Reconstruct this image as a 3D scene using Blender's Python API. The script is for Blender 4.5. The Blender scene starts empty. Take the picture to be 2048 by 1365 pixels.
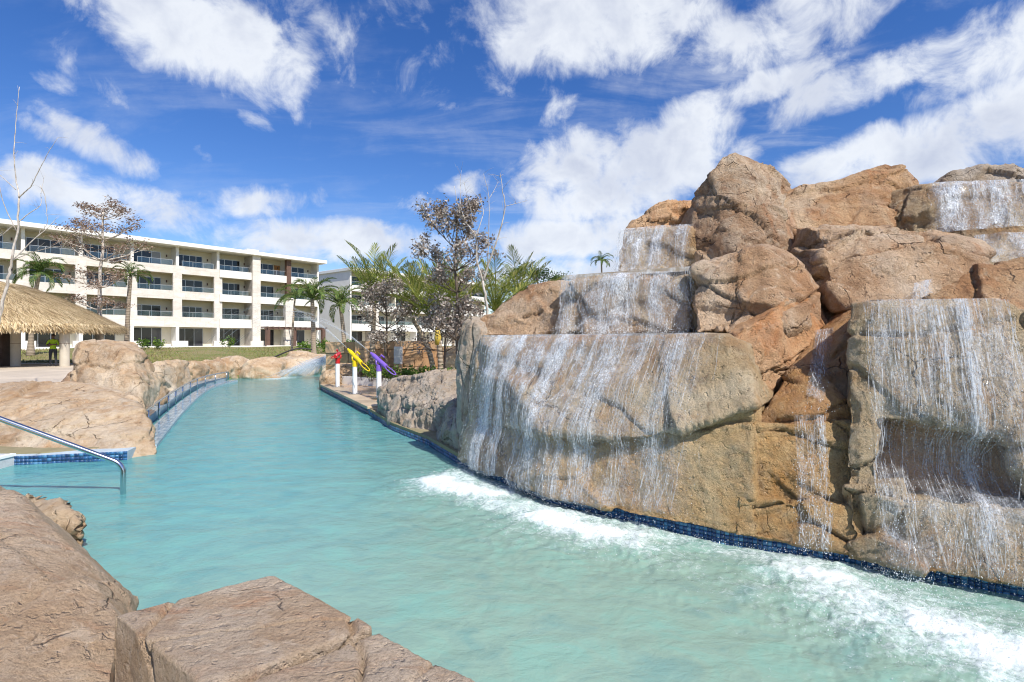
import bpy, bmesh, math, random
import numpy as np
from mathutils import Vector, Matrix, Quaternion
from mathutils.bvhtree import BVHTree

SC = bpy.context.scene
COL = SC.collection
R = math.radians

# ------------------------------------------------------------------ camera
CAM_Z = 1.65
cam_d = bpy.data.cameras.new('camera')
cam = bpy.data.objects.new('camera', cam_d)
COL.objects.link(cam)
cam.location = (0, 0, CAM_Z)
cam.rotation_euler = (R(90), 0, 0)
cam_d.sensor_width = 36.0
cam_d.lens = 19.0
cam_d.clip_start = 0.05
cam_d.clip_end = 6000
SC.camera = cam

# ------------------------------------------------------------------ sun, sky, exposure
SUN_EL = R(48)
SUN_AZ = math.atan2(0.60, -0.80)            # measured from +Y towards +X
sun_vec = Vector((math.sin(SUN_AZ) * math.cos(SUN_EL), math.cos(SUN_AZ) * math.cos(SUN_EL), math.sin(SUN_EL)))
sun_d = bpy.data.lights.new('sun', 'SUN')
sun_d.energy = 4.2
sun_d.angle = R(0.53)
sun_d.color = (1.0, 0.94, 0.86)
sun = bpy.data.objects.new('sun', sun_d)
COL.objects.link(sun)
sun.rotation_euler = sun_vec.to_track_quat('Z', 'Y').to_euler()
sun.location = (20, -25, 40)
SC.view_settings.view_transform = 'Standard'
SC.view_settings.look = 'None'
SC.view_settings.exposure = 0.47
SC.view_settings.gamma = 1.0
SC.render.engine = 'CYCLES'
SC.cycles.max_bounces = 6
SC.cycles.diffuse_bounces = 3
SC.cycles.glossy_bounces = 3
SC.cycles.transparent_max_bounces = 24
SC.cycles.transmission_bounces = 4
SC.cycles.caustics_reflective = False
SC.cycles.caustics_refractive = False
SC.cycles.use_adaptive_sampling = True
SC.cycles.adaptive_threshold = 0.02
SC.cycles.filter_width = 1.1


# ------------------------------------------------------------------ node helper
class G:
    def __init__(s, nt):
        s.nt = nt

    def n(s, t, ins=None, out=0, **at):
        nd = s.nt.nodes.new(t)
        for k, v in at.items():
            setattr(nd, k, v)
        for k, v in (ins or {}).items():
            s.put(nd.inputs[k], v)
        return nd if out is None else nd.outputs[out]

    def put(s, sock, v):
        if isinstance(v, bpy.types.NodeSocket):
            s.nt.links.new(v, sock)
        else:
            if isinstance(v, tuple) and len(v) == 3 and sock.type == 'RGBA':
                v = (*v, 1.0)
            sock.default_value = v

    def m(s, op, a, b=None, c=None, clamp=False):
        ins = {0: a}
        if b is not None:
            ins[1] = b
        if c is not None:
            ins[2] = c
        return s.n('ShaderNodeMath', ins, operation=op, use_clamp=clamp)

    def mix(s, f, a, b, blend='MIX'):
        return s.n('ShaderNodeMix', {0: f, 6: a, 7: b}, out=2, data_type='RGBA', blend_type=blend)

    def ramp(s, f, stops, interp='LINEAR'):
        nd = s.n('ShaderNodeValToRGB', {0: f}, out=None)
        cr = nd.color_ramp
        cr.interpolation = interp
        while len(cr.elements) < len(stops):
            cr.elements.new(0.5)
        for e, (p, c) in zip(cr.elements, stops):
            e.position = p
            e.color = (*c, 1.0) if len(c) == 3 else c
        return nd.outputs[0]

    def noise(s, vec, scale, detail=4.0, rough=0.55, dist=0.0, out=0):
        ins = {'Scale': scale, 'Detail': detail, 'Roughness': rough, 'Distortion': dist}
        if vec is not None:
            ins['Vector'] = vec
        return s.n('ShaderNodeTexNoise', ins, out=out)

    def smooth(s, x, lo, hi, a=0.0, b=1.0):
        return s.n('ShaderNodeMapRange', {0: x, 1: lo, 2: hi, 3: a, 4: b}, interpolation_type='SMOOTHSTEP')

    def vmul(s, vec, xyz):
        return s.n('ShaderNodeVectorMath', {0: vec, 1: xyz}, operation='MULTIPLY')

    def vadd(s, a, b):
        return s.n('ShaderNodeVectorMath', {0: a, 1: b}, operation='ADD')

    def pos(s):
        return s.n('ShaderNodeNewGeometry', out=0)

    def island(s):
        return s.n('ShaderNodeNewGeometry', out=None).outputs['Random Per Island']


# ------------------------------------------------------------------ world: Nishita sky + cloud field
world = bpy.data.worlds.new('World')
SC.world = world
world.use_nodes = True
wn = world.node_tree
wn.nodes.clear()
g = G(wn)
sky = g.n('ShaderNodeTexSky', sky_type='NISHITA', sun_disc=False, sun_elevation=SUN_EL,
          sun_rotation=SUN_AZ, altitude=300.0, air_density=1.0, dust_density=0.15, ozone_density=3.0)
sky = g.n('ShaderNodeHueSaturation', {'Hue': 0.515, 'Saturation': 1.3, 'Value': 0.92, 'Color': sky})
dirv = g.n('ShaderNodeTexCoord', out=None).outputs['Generated']
sep = g.n('ShaderNodeSeparateXYZ', {0: dirv}, out=None)
dx, dy, dz = sep.outputs
zc = g.m('ADD', g.m('MAXIMUM', dz, 0.0), 0.16)
flat = g.n('ShaderNodeCombineXYZ', {0: g.m('DIVIDE', dx, zc), 1: g.m('DIVIDE', dy, zc), 2: 0.0})
az = g.m('ARCTAN2', dx, dy)
el = g.m('ARCSINE', dz)


def sky_angles(px, py):
    a = math.atan((px - 1024) / 1080)
    return a, math.atan((682 - py) / 1080 * math.cos(a))


# cloud banks standing in the sky: (centre x, y, half width, half height, tilt in degrees, weight)
BANKS = [
    (330, 40, 150, 75, -20, 1.15), (480, 95, 150, 70, -28, 1.15), (575, 115, 70, 50, -10, 0.9),
    (1190, 30, 230, 80, 3, 1.15), (1010, 60, 120, 90, 0, 0.6), (1600, 25, 230, 70, 8, 1.0),
    (1130, 345, 100, 60, 8, 1.15), (1330, 315, 150, 75, 8, 1.25), (1420, 260, 90, 50, 30, 1.05), (1180, 395, 130, 60, 0, 1.0),
    (1470, 195, 180, 32, 8, 0.95), (1720, 165, 230, 42, 10, 0.95), (1960, 130, 170, 60, 14, 0.85),
    (1800, 310, 270, 60, 6, 1.15), (1980, 240, 200, 70, 10, 1.05),
    (70, 255, 90, 24, -8, 0.75), (190, 285, 120, 32, -20, 0.85), (265, 325, 70, 34, -20, 0.7),
    (90, 375, 110, 55, 0, 1.05), (260, 415, 240, 45, -2, 1.05), (480, 410, 170, 34, 12, 0.95), (570, 378, 60, 20, 12, 0.6),
    (640, 480, 230, 38, 0, 1.1), (520, 455, 120, 26, 0, 0.7),
    (515, 250, 42, 20, -25, 0.62), (528, 308, 26, 30, 20, 0.6), (415, 312, 26, 12, -30, 0.4),
    (890, 388, 90, 26, 16, 0.65), (1120, 215, 44, 22, 30, 0.55),
    (1180, 470, 240, 42, 4, 0.95), (1080, 545, 260, 30, 0, 0.7),
    (740, 70, 230, 90, -15, 0.42), (1010, 150, 130, 40, -20, 0.35), (110, 168, 40, 16, -20, 0.4),
]
field = None
ae = g.n('ShaderNodeCombineXYZ', {0: az, 1: el, 2: 0.0})
for (bx, by, rw, rh, tilt, wgt) in BANKS:
    a0, e0 = sky_angles(bx, by)
    sc = math.cos(a0)
    wa = max(rw / 1080 * sc * sc, 0.01)
    we = max(rh / 1080 * sc, 0.008)
    q = g.n('ShaderNodeMapping', {0: ae, 1: (a0, e0, 0.0), 2: (0.0, 0.0, R(tilt)), 3: (wa, we, 1.0)}, vector_type='TEXTURE')
    q = g.n('ShaderNodeVectorMath', {0: q, 1: q}, operation='DOT_PRODUCT', out=1)
    e = g.m('MULTIPLY_ADD', q, -0.45 * wgt, wgt)
    field = g.m('MAXIMUM', e, 0.0 if field is None else field)
# outside the stretch in view the same kind of broken cover goes on
far_n = g.noise(flat, 0.55, 3.0, 0.5)
behind = g.smooth(dy, 0.35, 0.1)
field = g.m('MAXIMUM', field, g.m('MULTIPLY', g.smooth(far_n, 0.45, 0.7), behind))
n_big = g.noise(dirv, 5.0, 3.0, 0.6, 0.3)
n_puff = g.noise(dirv, 13.0, 7.0, 0.62, 0.4)
n_streak = g.noise(g.vmul(flat, (0.9, 2.6, 1.0)), 1.5, 6.0, 0.62, 0.6)
tex = g.m('MULTIPLY_ADD', n_puff, 0.92, g.m('MULTIPLY_ADD', n_big, 0.36, g.m('MULTIPLY', n_streak, 0.16)))
dens = g.m('ADD', field, g.m('MULTIPLY', g.m('SUBTRACT', tex, 0.72), 2.4))
mask = g.smooth(dens, 0.26, 1.08)
wisp = g.m('MULTIPLY', g.smooth(g.m('MULTIPLY_ADD', n_streak, 0.8, g.m('MULTIPLY', n_puff, 0.25)), 0.47, 0.78), 0.62)
wisp = g.m('MULTIPLY', wisp, g.smooth(az, -0.35, 0.5, 0.35, 1.0))
mask = g.m('MAXIMUM', mask, wisp)
lowhaze = g.smooth(el, 0.16, -0.02, 0.0, 0.45)
mask = g.m('MAXIMUM', mask, lowhaze)
mask = g.m('MULTIPLY', mask, 0.95)
# cloud tone: thick bases a little lilac grey, rims white
shade_n = g.noise(g.vadd(dirv, (0.0, 0.0, 0.035)), 8.0, 4.0, 0.55, 0.3)
tone = g.m('MULTIPLY_ADD', g.smooth(dens, 0.75, 1.7), 0.5, g.m('MULTIPLY', g.smooth(shade_n, 0.4, 0.66), 0.55), clamp=True)
cl_col = g.mix(tone, (5.9, 6.15, 6.5), (3.7, 4.05, 4.95))
out_col = g.mix(mask, sky, cl_col)
bg = g.n('ShaderNodeBackground', {0: out_col, 1: 0.115})
g.n('ShaderNodeOutputWorld', {0: bg}, out=None)
world.cycles.sampling_method = 'MANUAL'
world.cycles.sample_map_resolution = 512


# ------------------------------------------------------------------ pixel -> place helper (real depth given)
def at(px, py, Y):
    return ((px - 1024) / 1080 * Y, Y, CAM_Z + (682 - py) / 1080 * Y)


def onz(px, py, z):
    Y = 1080 * (CAM_Z - z) / (py - 682)
    return ((px - 1024) / 1080 * Y, Y, z)


# ------------------------------------------------------------------ numpy noise
def _hash(ix, iy, iz, seed):
    h = (ix * 374761393 + iy * 668265263 + iz * 1274126177 + seed * 974634637) & 0xffffffff
    h = ((h ^ (h >> 13)) * 1274126177) & 0xffffffff
    h = ((h ^ (h >> 16)) * 2246822519) & 0xffffffff
    return ((h ^ (h >> 15)) & 0xffffff) / float(0xffffff)


def vnoise(p, seed=0):
    i = np.floor(p).astype(np.int64)
    f = p - i
    u = f * f * f * (f * (f * 6 - 15) + 10)
    r = 0
    for a in (0, 1):
        wx = u[:, 0] if a else 1 - u[:, 0]
        for b in (0, 1):
            wy = u[:, 1] if b else 1 - u[:, 1]
            for c in (0, 1):
                wz = u[:, 2] if c else 1 - u[:, 2]
                r = r + wx * wy * wz * _hash(i[:, 0] + a, i[:, 1] + b, i[:, 2] + c, seed)
    return r * 2 - 1


def fbm(p, octv=4, seed=0, gain=0.5, lac=2.03):
    r, a, s = 0, 1.0, 0
    for o in range(octv):
        r = r + a * vnoise(p, seed + o * 17)
        s += a
        a *= gain
        p = p * lac + 11.3
    return r / s


def ridged(p, octv=3, seed=0):
    r, a, s = 0, 1.0, 0
    for o in range(octv):
        r = r + a * (1 - 2 * np.abs(vnoise(p, seed + o * 31)))
        s += a
        a *= 0.5
        p = p * 2.1 + 5.7
    return r / s


def worley(p, seed=0):
    i = np.floor(p).astype(np.int64)
    f1 = np.full(len(p), 9.0)
    f2 = np.full(len(p), 9.0)
    cid = np.zeros(len(p))
    bq = np.zeros((len(p), 3))
    for a in (-1, 0, 1):
        for b in (-1, 0, 1):
            for c in (-1, 0, 1):
                x, y, z = i[:, 0] + a, i[:, 1] + b, i[:, 2] + c
                q = np.stack([x + _hash(x, y, z, seed), y + _hash(x, y, z, seed + 1), z + _hash(x, y, z, seed + 2)], 1)
                d = np.sqrt(((q - p) ** 2).sum(1))
                near = d < f1
                f2 = np.where(near, f1, np.minimum(f2, d))
                cid = np.where(near, _hash(x, y, z, seed + 3), cid)
                bq[near] = q[near]
                f1 = np.where(near, d, f1)
    return f1, f2, cid, bq


def sstep(x, a, b):
    t = np.clip((x - a) / (b - a), 0, 1)
    return t * t * (3 - 2 * t)


# ------------------------------------------------------------------ mesh / object helpers
def mesh_from(verts, faces, name):
    me = bpy.data.meshes.new(name)
    me.from_pydata([tuple(v) for v in verts], [], [tuple(f) for f in faces])
    me.update()
    return me


def mesh_np(verts, faces, name):
    """verts (n,3), faces (m,k) with one k for all"""
    verts = np.asarray(verts, dtype=np.float32)
    faces = np.asarray(faces, dtype=np.int32)
    me = bpy.data.meshes.new(name)
    me.vertices.add(len(verts))
    me.vertices.foreach_set('co', verts.ravel())
    m, k = faces.shape
    me.loops.add(m * k)
    me.loops.foreach_set('vertex_index', faces.ravel())
    me.polygons.add(m)
    me.polygons.foreach_set('loop_start', np.arange(m, dtype=np.int32) * k)
    me.polygons.foreach_set('loop_total', np.full(m, k, dtype=np.int32))
    me.update(calc_edges=True)
    me.validate()
    return me


def link(name, me, mat=None, parent=None, loc=None, smooth=False):
    o = bpy.data.objects.new(name, me)
    COL.objects.link(o)
    if mat is not None and me is not None:
        if len(me.materials) == 0:
            me.materials.append(mat)
    if parent is not None:
        o.parent = parent
    if loc is not None:
        o.location = loc
    if smooth and me is not None:
        me.polygons.foreach_set('use_smooth', np.ones(len(me.polygons), dtype=bool))
    return o


def tag(o, label=None, cat=None, group=None, kind=None):
    if label:
        o['label'] = label
    if cat:
        o['category'] = cat
    if group:
        o['group'] = group
    if kind:
        o['kind'] = kind
    return o


def empty(name, loc=(0, 0, 0), rz=0.0):
    o = bpy.data.objects.new(name, None)
    COL.objects.link(o)
    o.location = loc
    o.rotation_euler = (0, 0, rz)
    o.empty_display_size = 0.1
    return o


class MB:
    """collects simple shapes into one mesh"""
    def __init__(s):
        s.v, s.f = [], []

    def add(s, vs, fs):
        b = len(s.v)
        s.v += [tuple(v) for v in vs]
        s.f += [tuple(b + i for i in f) for f in fs]
        return s

    def box(s, x0, x1, y0, y1, z0, z1):
        vs = [(x, y, z) for z in (z0, z1) for y in (y0, y1) for x in (x0, x1)]
        return s.add(vs, [(0, 2, 3, 1), (4, 5, 7, 6), (0, 1, 5, 4), (2, 6, 7, 3), (0, 4, 6, 2), (1, 3, 7, 5)])

    def tube(s, pts, rad, n=8, cap=True):
        pts = [Vector(p) for p in pts]
        if not hasattr(rad, '__len__'):
            rad = [rad] * len(pts)
        up = Vector((0, 0, 1))
        vs, fs = [], []
        prev = None
        for i, p in enumerate(pts):
            if i == 0:
                d = pts[1] - p
            elif i == len(pts) - 1:
                d = p - pts[i - 1]
            else:
                d = (pts[i + 1] - p).normalized() + (p - pts[i - 1]).normalized()
            d.normalize()
            if prev is None:
                ref = up if abs(d.z) < 0.95 else Vector((1, 0, 0))
                a = d.cross(ref).normalized()
            else:
                a = (prev - d * prev.dot(d)).normalized()
            prev = a
            b = d.cross(a)
            for k in range(n):
                t = 2 * math.pi * k / n
                vs.append(p + (a * math.cos(t) + b * math.sin(t)) * rad[i])
        for i in range(len(pts) - 1):
            for k in range(n):
                k2 = (k + 1) % n
                fs.append((i * n + k, i * n + k2, (i + 1) * n + k2, (i + 1) * n + k))
        if cap:
            fs.append(tuple(range(n - 1, -1, -1)))
            e = (len(pts) - 1) * n
            fs.append(tuple(e + k for k in range(n)))
        return s.add(vs, fs)

    def build(s, name, mat=None, parent=None, loc=None, smooth=False):
        return link(name, mesh_from(s.v, s.f, name), mat, parent, loc, smooth)


def bevel(o, w=0.01, seg=1):
    m = o.modifiers.new('bevel', 'BEVEL')
    m.width = w
    m.segments = seg
    m.limit_method = 'ANGLE'
    return o


def copy_tree(o, parent=None):
    c = o.copy()
    COL.objects.link(c)
    c.parent = parent
    for ch in list(o.children):
        copy_tree(ch, c)
    return c


# ------------------------------------------------------------------ materials
MATS = {}


def new_mat(name):
    m = bpy.data.materials.new(name)
    m.use_nodes = True
    m.node_tree.nodes.clear()
    MATS[name] = m
    return m, G(m.node_tree)


def finish(g, col, rough=0.7, bump=None, bstr=0.3, bdist=0.02, metal=0.0, spec=0.4, **kw):
    ins = {'Base Color': col, 'Roughness': rough, 'Metallic': metal, 'Specular IOR Level': spec}
    ins.update(kw)
    if bump is not None:
        ins['Normal'] = g.n('ShaderNodeBump', {'Strength': bstr, 'Distance': bdist, 'Height': bump})
    p = g.n('ShaderNodeBsdfPrincipled', ins)
    g.n('ShaderNodeOutputMaterial', {0: p}, out=None)
    return p


def plain(name, col, rough=0.6, var=0.12, scale=6.0, metal=0.0, spec=0.4, bstr=0.1, fine=40.0):
    m, g = new_mat(name)
    p = g.n('ShaderNodeTexCoord', out=None).outputs['Object']
    a = g.noise(p, scale, 5.0, 0.6)
    b = g.noise(p, fine, 3.0, 0.6)
    f = g.m('MULTIPLY_ADD', a, 0.7, g.m('MULTIPLY', b, 0.3))
    lo = tuple(c * (1 - var) for c in col)
    hi = tuple(min(1.0, c * (1 + var)) for c in col)
    c = g.mix(g.smooth(f, 0.3, 0.7), lo, hi)
    finish(g, c, rough, b, bstr, 0.01, metal, spec)
    return m


def rock_mat(name, dark, mid, tan, pale, rust=(0.36, 0.15, 0.05), rust_amt=0.5, grey=(0.36, 0.33, 0.28), grey_amt=0.4,
             rough=0.82, fine=1.0, streak=(1.0, 1.0, 0.35), bstr=0.9, speck=0.35, spec=0.3, mot_amt=1.0, warm=1.08):
    dark, mid, tan, pale, rust, grey = [(min(0.8, c_[0] * warm), c_[1] * 0.985, c_[2] * (2.0 - warm) * 1.0) for c_ in (dark, mid, tan, pale, rust, grey)]
    m, g = new_mat(name)
    p = g.pos()
    big = g.noise(p, 0.9, 8.0, 0.62, 0.6)
    c = g.ramp(big, [(0.28, dark), (0.42, mid), (0.53, tan), (0.68, pale)])
    gm = g.smooth(g.noise(g.vadd(p, (7.1, 3.3, 1.9)), 1.4, 7.0, 0.65, 0.8), 0.48, 0.66)
    c = g.mix(g.m('MULTIPLY', gm, grey_amt), c, grey)
    st = g.noise(g.vmul(p, streak), 2.6, 8.0, 0.66, 0.9)
    rm = g.smooth(st, 0.5, 0.7)
    c = g.mix(g.m('MULTIPLY', rm, rust_amt), c, rust)
    run = g.noise(g.vmul(p, (1.0, 1.0, 0.14)), 9.0, 5.0, 0.6, 0.3)
    c = g.mix(g.smooth(run, 0.52, 0.75, 0.0, 0.45), c, dark)
    pl = g.smooth(g.noise(g.vadd(p, (1.7, 9.2, 4.4)), 3.4, 9.0, 0.7, 1.2), 0.54, 0.68)
    c = g.mix(g.m('MULTIPLY', pl, 0.55), c, pale)
    sp = g.noise(p, 55.0 * fine, 4.0, 0.75)
    sp2 = g.noise(p, 150.0 * fine, 2.0, 0.7)
    spk = g.m('MULTIPLY_ADD', sp, 0.6, g.m('MULTIPLY', sp2, 0.4))
    c = g.mix(g.smooth(spk, 0.36, 0.56, speck, 0.0), c, tuple(x * 0.42 for x in mid))
    c = g.mix(g.smooth(spk, 0.56, 0.72, 0.0, speck * 0.8), c, tuple(min(0.8, x * 1.25) for x in pale))
    mot = g.noise(g.vadd(p, (3.1, 0.7, 8.8)), 6.5, 8.0, 0.72, 0.7)
    c = g.mix(g.smooth(mot, 0.30, 0.47, 0.7 * mot_amt, 0.0), c, dark)
    c = g.mix(g.smooth(mot, 0.55, 0.68, 0.0, 0.55), c, pale)
    n1 = g.noise(p, 5.0, 9.0, 0.7, 0.4)
    n2 = g.noise(p, 28.0 * fine, 7.0, 0.75)
    cr = g.n('ShaderNodeTexVoronoi', {'Vector': g.vadd(p, g.vmul(g.noise(p, 2.0, 5.0, 0.6, 0.0, out=1), (0.35, 0.35, 0.35))), 'Scale': 1.5},
             feature='DISTANCE_TO_EDGE')
    crk = g.m('MULTIPLY', g.smooth(cr, 0.0, 0.014, 1.0, 0.0), g.smooth(g.noise(p, 1.6, 3.0), 0.52, 0.62))
    pits = g.smooth(g.noise(p, 16.0 * fine, 3.0, 0.6), 0.30, 0.42)
    h = g.m('MULTIPLY_ADD', n1, 1.0, g.m('MULTIPLY_ADD', n2, 0.42, g.m('MULTIPLY', pits, 0.25)))
    h = g.m('MULTIPLY_ADD', crk, -0.55, h)
    h = g.m('MULTIPLY_ADD', spk, 0.22, h)
    rr = g.m('MULTIPLY_ADD', n2, 0.2, rough - 0.1)
    c = g.mix(g.m('MULTIPLY', crk, 0.7), c, tuple(x * 0.35 for x in dark))
    finish(g, c, rr, h, bstr, 0.095, spec=spec)
    return m


rock_dry = rock_mat('rock_greyed', (0.18, 0.105, 0.06), (0.38, 0.26, 0.165), (0.52, 0.42, 0.30), (0.68, 0.61, 0.49), rust=(0.41, 0.18, 0.07), rust_amt=0.6, grey=(0.50, 0.46, 0.38), grey_amt=0.6, bstr=1.0)
rock_pale = rock_mat('rock_pale', (0.25, 0.145, 0.08), (0.47, 0.32, 0.195), (0.60, 0.47, 0.33), (0.72, 0.64, 0.51), rust=(0.47, 0.23, 0.09), rust_amt=0.5, grey=(0.56, 0.50, 0.41), grey_amt=0.5, bstr=1.0)
rock_flank = rock_mat('rock_orange', (0.29, 0.15, 0.075), (0.50, 0.29, 0.145), (0.59, 0.40, 0.235), (0.68, 0.53, 0.37), rust=(0.47, 0.205, 0.075), rust_amt=0.6, grey=(0.52, 0.42, 0.30), grey_amt=0.4)
rock_brown = rock_mat('rock_brown', (0.19, 0.10, 0.05), (0.40, 0.235, 0.12), (0.52, 0.36, 0.21), (0.63, 0.52, 0.37), rust=(0.42, 0.18, 0.065), rust_amt=0.62, grey=(0.47, 0.41, 0.33), grey_amt=0.45, bstr=1.0)
rock_wet = rock_mat('rock_wet', (0.17, 0.105, 0.05), (0.36, 0.25, 0.13), (0.46, 0.37, 0.225), (0.58, 0.52, 0.38), rust=(0.42, 0.21, 0.06), rust_amt=0.6,
                    grey=(0.45, 0.42, 0.32), grey_amt=0.6, rough=0.4, spec=0.5)
rock_gold = rock_mat('rock_golden', (0.20, 0.115, 0.045), (0.40, 0.255, 0.105), (0.50, 0.36, 0.175), (0.60, 0.50, 0.31), rust=(0.44, 0.22, 0.05), rust_amt=0.65,
                     grey=(0.46, 0.41, 0.28), grey_amt=0.5, rough=0.4, spec=0.5, speck=0.5)
rock_rust = rock_mat('rock_rust', (0.18, 0.085, 0.04), (0.36, 0.19, 0.085), (0.45, 0.28, 0.13), (0.55, 0.41, 0.24), rust=(0.43, 0.24, 0.05), rust_amt=0.55,
                     grey=(0.42, 0.34, 0.22), grey_amt=0.45, rough=0.5, spec=0.5)
rock_bank = rock_mat('rock_sandstone', (0.31, 0.185, 0.09), (0.49, 0.345, 0.21), (0.60, 0.465, 0.31), (0.70, 0.60, 0.45), rust=(0.46, 0.25, 0.10), rust_amt=0.5,
                     grey=(0.58, 0.51, 0.40), grey_amt=0.5, bstr=0.85, speck=0.18, warm=1.0)
rock_near = rock_mat('rock_granite', (0.36, 0.24, 0.145), (0.50, 0.375, 0.25), (0.58, 0.47, 0.34), (0.69, 0.61, 0.49), rust=(0.52, 0.28, 0.15), rust_amt=0.7,
                     grey=(0.60, 0.53, 0.43), grey_amt=0.65, fine=1.25, streak=(0.45, 1.7, 1.0), bstr=0.9, speck=0.55, mot_amt=0.3, warm=1.06)
rock_wood = rock_mat('rock_striated', (0.24, 0.17, 0.11), (0.38, 0.31, 0.23), (0.46, 0.40, 0.32), (0.55, 0.49, 0.40), rust=(0.42, 0.25, 0.11), rust_amt=0.35,
                     grey=(0.36, 0.34, 0.30), grey_amt=0.6, streak=(2.5, 2.5, 0.2), bstr=0.8, speck=0.2, warm=1.0)


# ------------------------------------------------------------------ rocks
def hull_mesh(point_sets, name):
    bm = bmesh.new()
    for pts in point_sets:
        b2 = bmesh.new()
        for p in pts:
            b2.verts.new(p)
        r = bmesh.ops.convex_hull(b2, input=b2.verts)
        junk = [e for e in r['geom_interior'] if isinstance(e, bmesh.types.BMVert)]
        if junk:
            bmesh.ops.delete(b2, geom=junk, context='VERTS')
        tmp = bpy.data.meshes.new('t')
        b2.to_mesh(tmp)
        b2.free()
        bm.from_mesh(tmp)
        bpy.data.meshes.remove(tmp)
    bmesh.ops.recalc_face_normals(bm, faces=bm.faces)
    me = bpy.data.meshes.new(name)
    bm.to_mesh(me)
    bm.free()
    return me


NIN = (0.62, 0.78, 0.0)


def pushed(front, depth, d=NIN, shrink_z=0.0):
    return list(front) + [(x + d[0] * depth, y + d[1] * depth, z + d[2] * depth - shrink_z) for (x, y, z) in front]


ROCKS = []


def rock(name, sets, mat, voxel=0.03, seed=1, parent=None, amp=0.05, scale=1.6, cells=1.3, cell_amp=0.045, cracks=4,
         crack_w=0.016, crack_d=0.045, stri=0.0, smooth_it=1, fine=0.012, chisel=44, chisel_d=0.045, flat_top=None, tilt=0.10):
    amp = amp * 0.45
    me0 = hull_mesh(sets, name)
    tmp = bpy.data.objects.new('tmp', me0)
    COL.objects.link(tmp)
    rm = tmp.modifiers.new('r', 'REMESH')
    rm.mode = 'VOXEL'
    rm.voxel_size = voxel
    if smooth_it:
        sm = tmp.modifiers.new('s', 'SMOOTH')
        sm.iterations = smooth_it
        sm.factor = 0.5
    dg = bpy.context.evaluated_depsgraph_get()
    me = bpy.data.meshes.new_from_object(tmp.evaluated_get(dg))
    bpy.data.objects.remove(tmp)
    bpy.data.meshes.remove(me0)
    n = len(me.vertices)
    v = np.zeros(n * 3, dtype=np.float32)
    me.vertices.foreach_get('co', v)
    v = v.reshape(-1, 3).astype(np.float64)
    nr = np.zeros(n * 3, dtype=np.float32)
    me.vertices.foreach_get('normal', nr)
    nr = nr.reshape(-1, 3).astype(np.float64)
    rng = np.random.RandomState(seed)
    off = rng.rand(3) * 50
    ext = v.max(0) - v.min(0)
    size = float(np.median(ext))
    for k in range(chisel):                     # split flat faces off, as a mason would
        i = rng.randint(n)
        nn = nr[i] + rng.randn(3) * 0.33
        nn /= np.linalg.norm(nn)
        if nn[2] < -0.25 or (flat_top is not None and nn[2] > 0.45):
            continue
        sd = (v - v[i]) @ nn
        lim = sd.max() - chisel_d * size * rng.uniform(0.25, 1.0)
        cut = sd > lim
        if cut.mean() < 0.22:
            v[cut] -= nn * ((sd[cut] - lim) * 0.93)[:, None]
    me.vertices.foreach_set('co', v.astype(np.float32).ravel())
    me.update()
    nr = np.zeros(n * 3, dtype=np.float32)
    me.vertices.foreach_get('normal', nr)
    nr = nr.reshape(-1, 3).astype(np.float64)
    w = np.stack([fbm(v * 1.3 + off, 3, seed), fbm(v * 1.3 + off + 9, 3, seed + 5), fbm(v * 1.3 + off + 21, 3, seed + 9)], 1)
    d = amp * fbm(v * scale + off, 5, seed + 2)
    if cell_amp:
        wp = (v + w * 0.10) * np.array([cells, cells, cells * 1.5]) + off
        f1, f2, cid, bq = worley(wp, seed + 40)
        gv = np.stack([np.sin(cid * 91.7), np.sin(cid * 57.3 + 1), np.sin(cid * 73.1 + 2)], 1)
        d += tilt * ((wp - bq) * gv).sum(1) / cells * sstep(f2 - f1, 0.0, 0.03)
        wp2 = (v + w * 0.05) * cells * 2.9 + off * 2
        g1, g2, cid2, bq2 = worley(wp2, seed + 140)
        gv = np.stack([np.sin(cid2 * 91.7), np.sin(cid2 * 57.3 + 1), np.sin(cid2 * 73.1 + 2)], 1)
        d += tilt * 0.5 * ((wp2 - bq2) * gv).sum(1) / (cells * 2.9)
        e = sstep(f2 - f1, 0.0, 0.07)
        d += cell_amp * (cid - 0.5) * 2 * e
        msk = sstep(fbm(v * 0.8 + off + 3, 2, seed + 77), -0.05, 0.2)
        d -= crack_d * 0.8 * (1 - sstep(f2 - f1, 0.0, 0.035)) * msk
    for k in range(cracks):
        nn = rng.randn(3) * np.array([0.35, 0.35, 0.25]) + np.array([0, 0, 1.0])
        if k % 3 == 2:
            nn = rng.randn(3) * np.array([1.0, 1.0, 0.15])
        nn /= np.linalg.norm(nn)
        c = v.min(0) + ext * (0.15 + 0.7 * rng.rand(3))
        dd = (v - c) @ nn + w @ nn * 0.22
        msk = sstep(fbm(v * 1.1 + off + k * 7.7, 2, seed + 90 + k), -0.15, 0.12)
        d -= crack_d * (1 - sstep(np.abs(dd), 0.0, crack_w)) * msk
        d += 0.022 * np.tanh(dd / 0.03) * np.exp(-np.abs(dd) / 0.35) * msk
    if stri:
        q = v * np.array([9.0, 9.0, 0.9]) + w * 1.6 + off
        d += stri * ridged(q, 3, seed + 4) * 0.5
        d -= stri * 0.9 * (1 - sstep(np.abs(vnoise(q * 0.5, seed + 8)), 0.0, 0.10))
    d += fine * 1.3 * (np.abs(fbm(v * 3.2 + off + 5, 4, seed + 61, 0.6)) * 2 - 0.5)
    d += fine * fbm(v * 9 + off, 4, seed + 12, 0.65) + fine * 0.8 * ridged(v * 4.5 + off, 3, seed + 3)
    if flat_top is not None:
        k = sstep(v[:, 2], flat_top - 0.16, flat_top - 0.02)
        d = d * (1 - 0.8 * k)
    v = v + nr * d[:, None]
    me.vertices.foreach_set('co', v.astype(np.float32).ravel())
    me.update()
    me.materials.clear()
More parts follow.
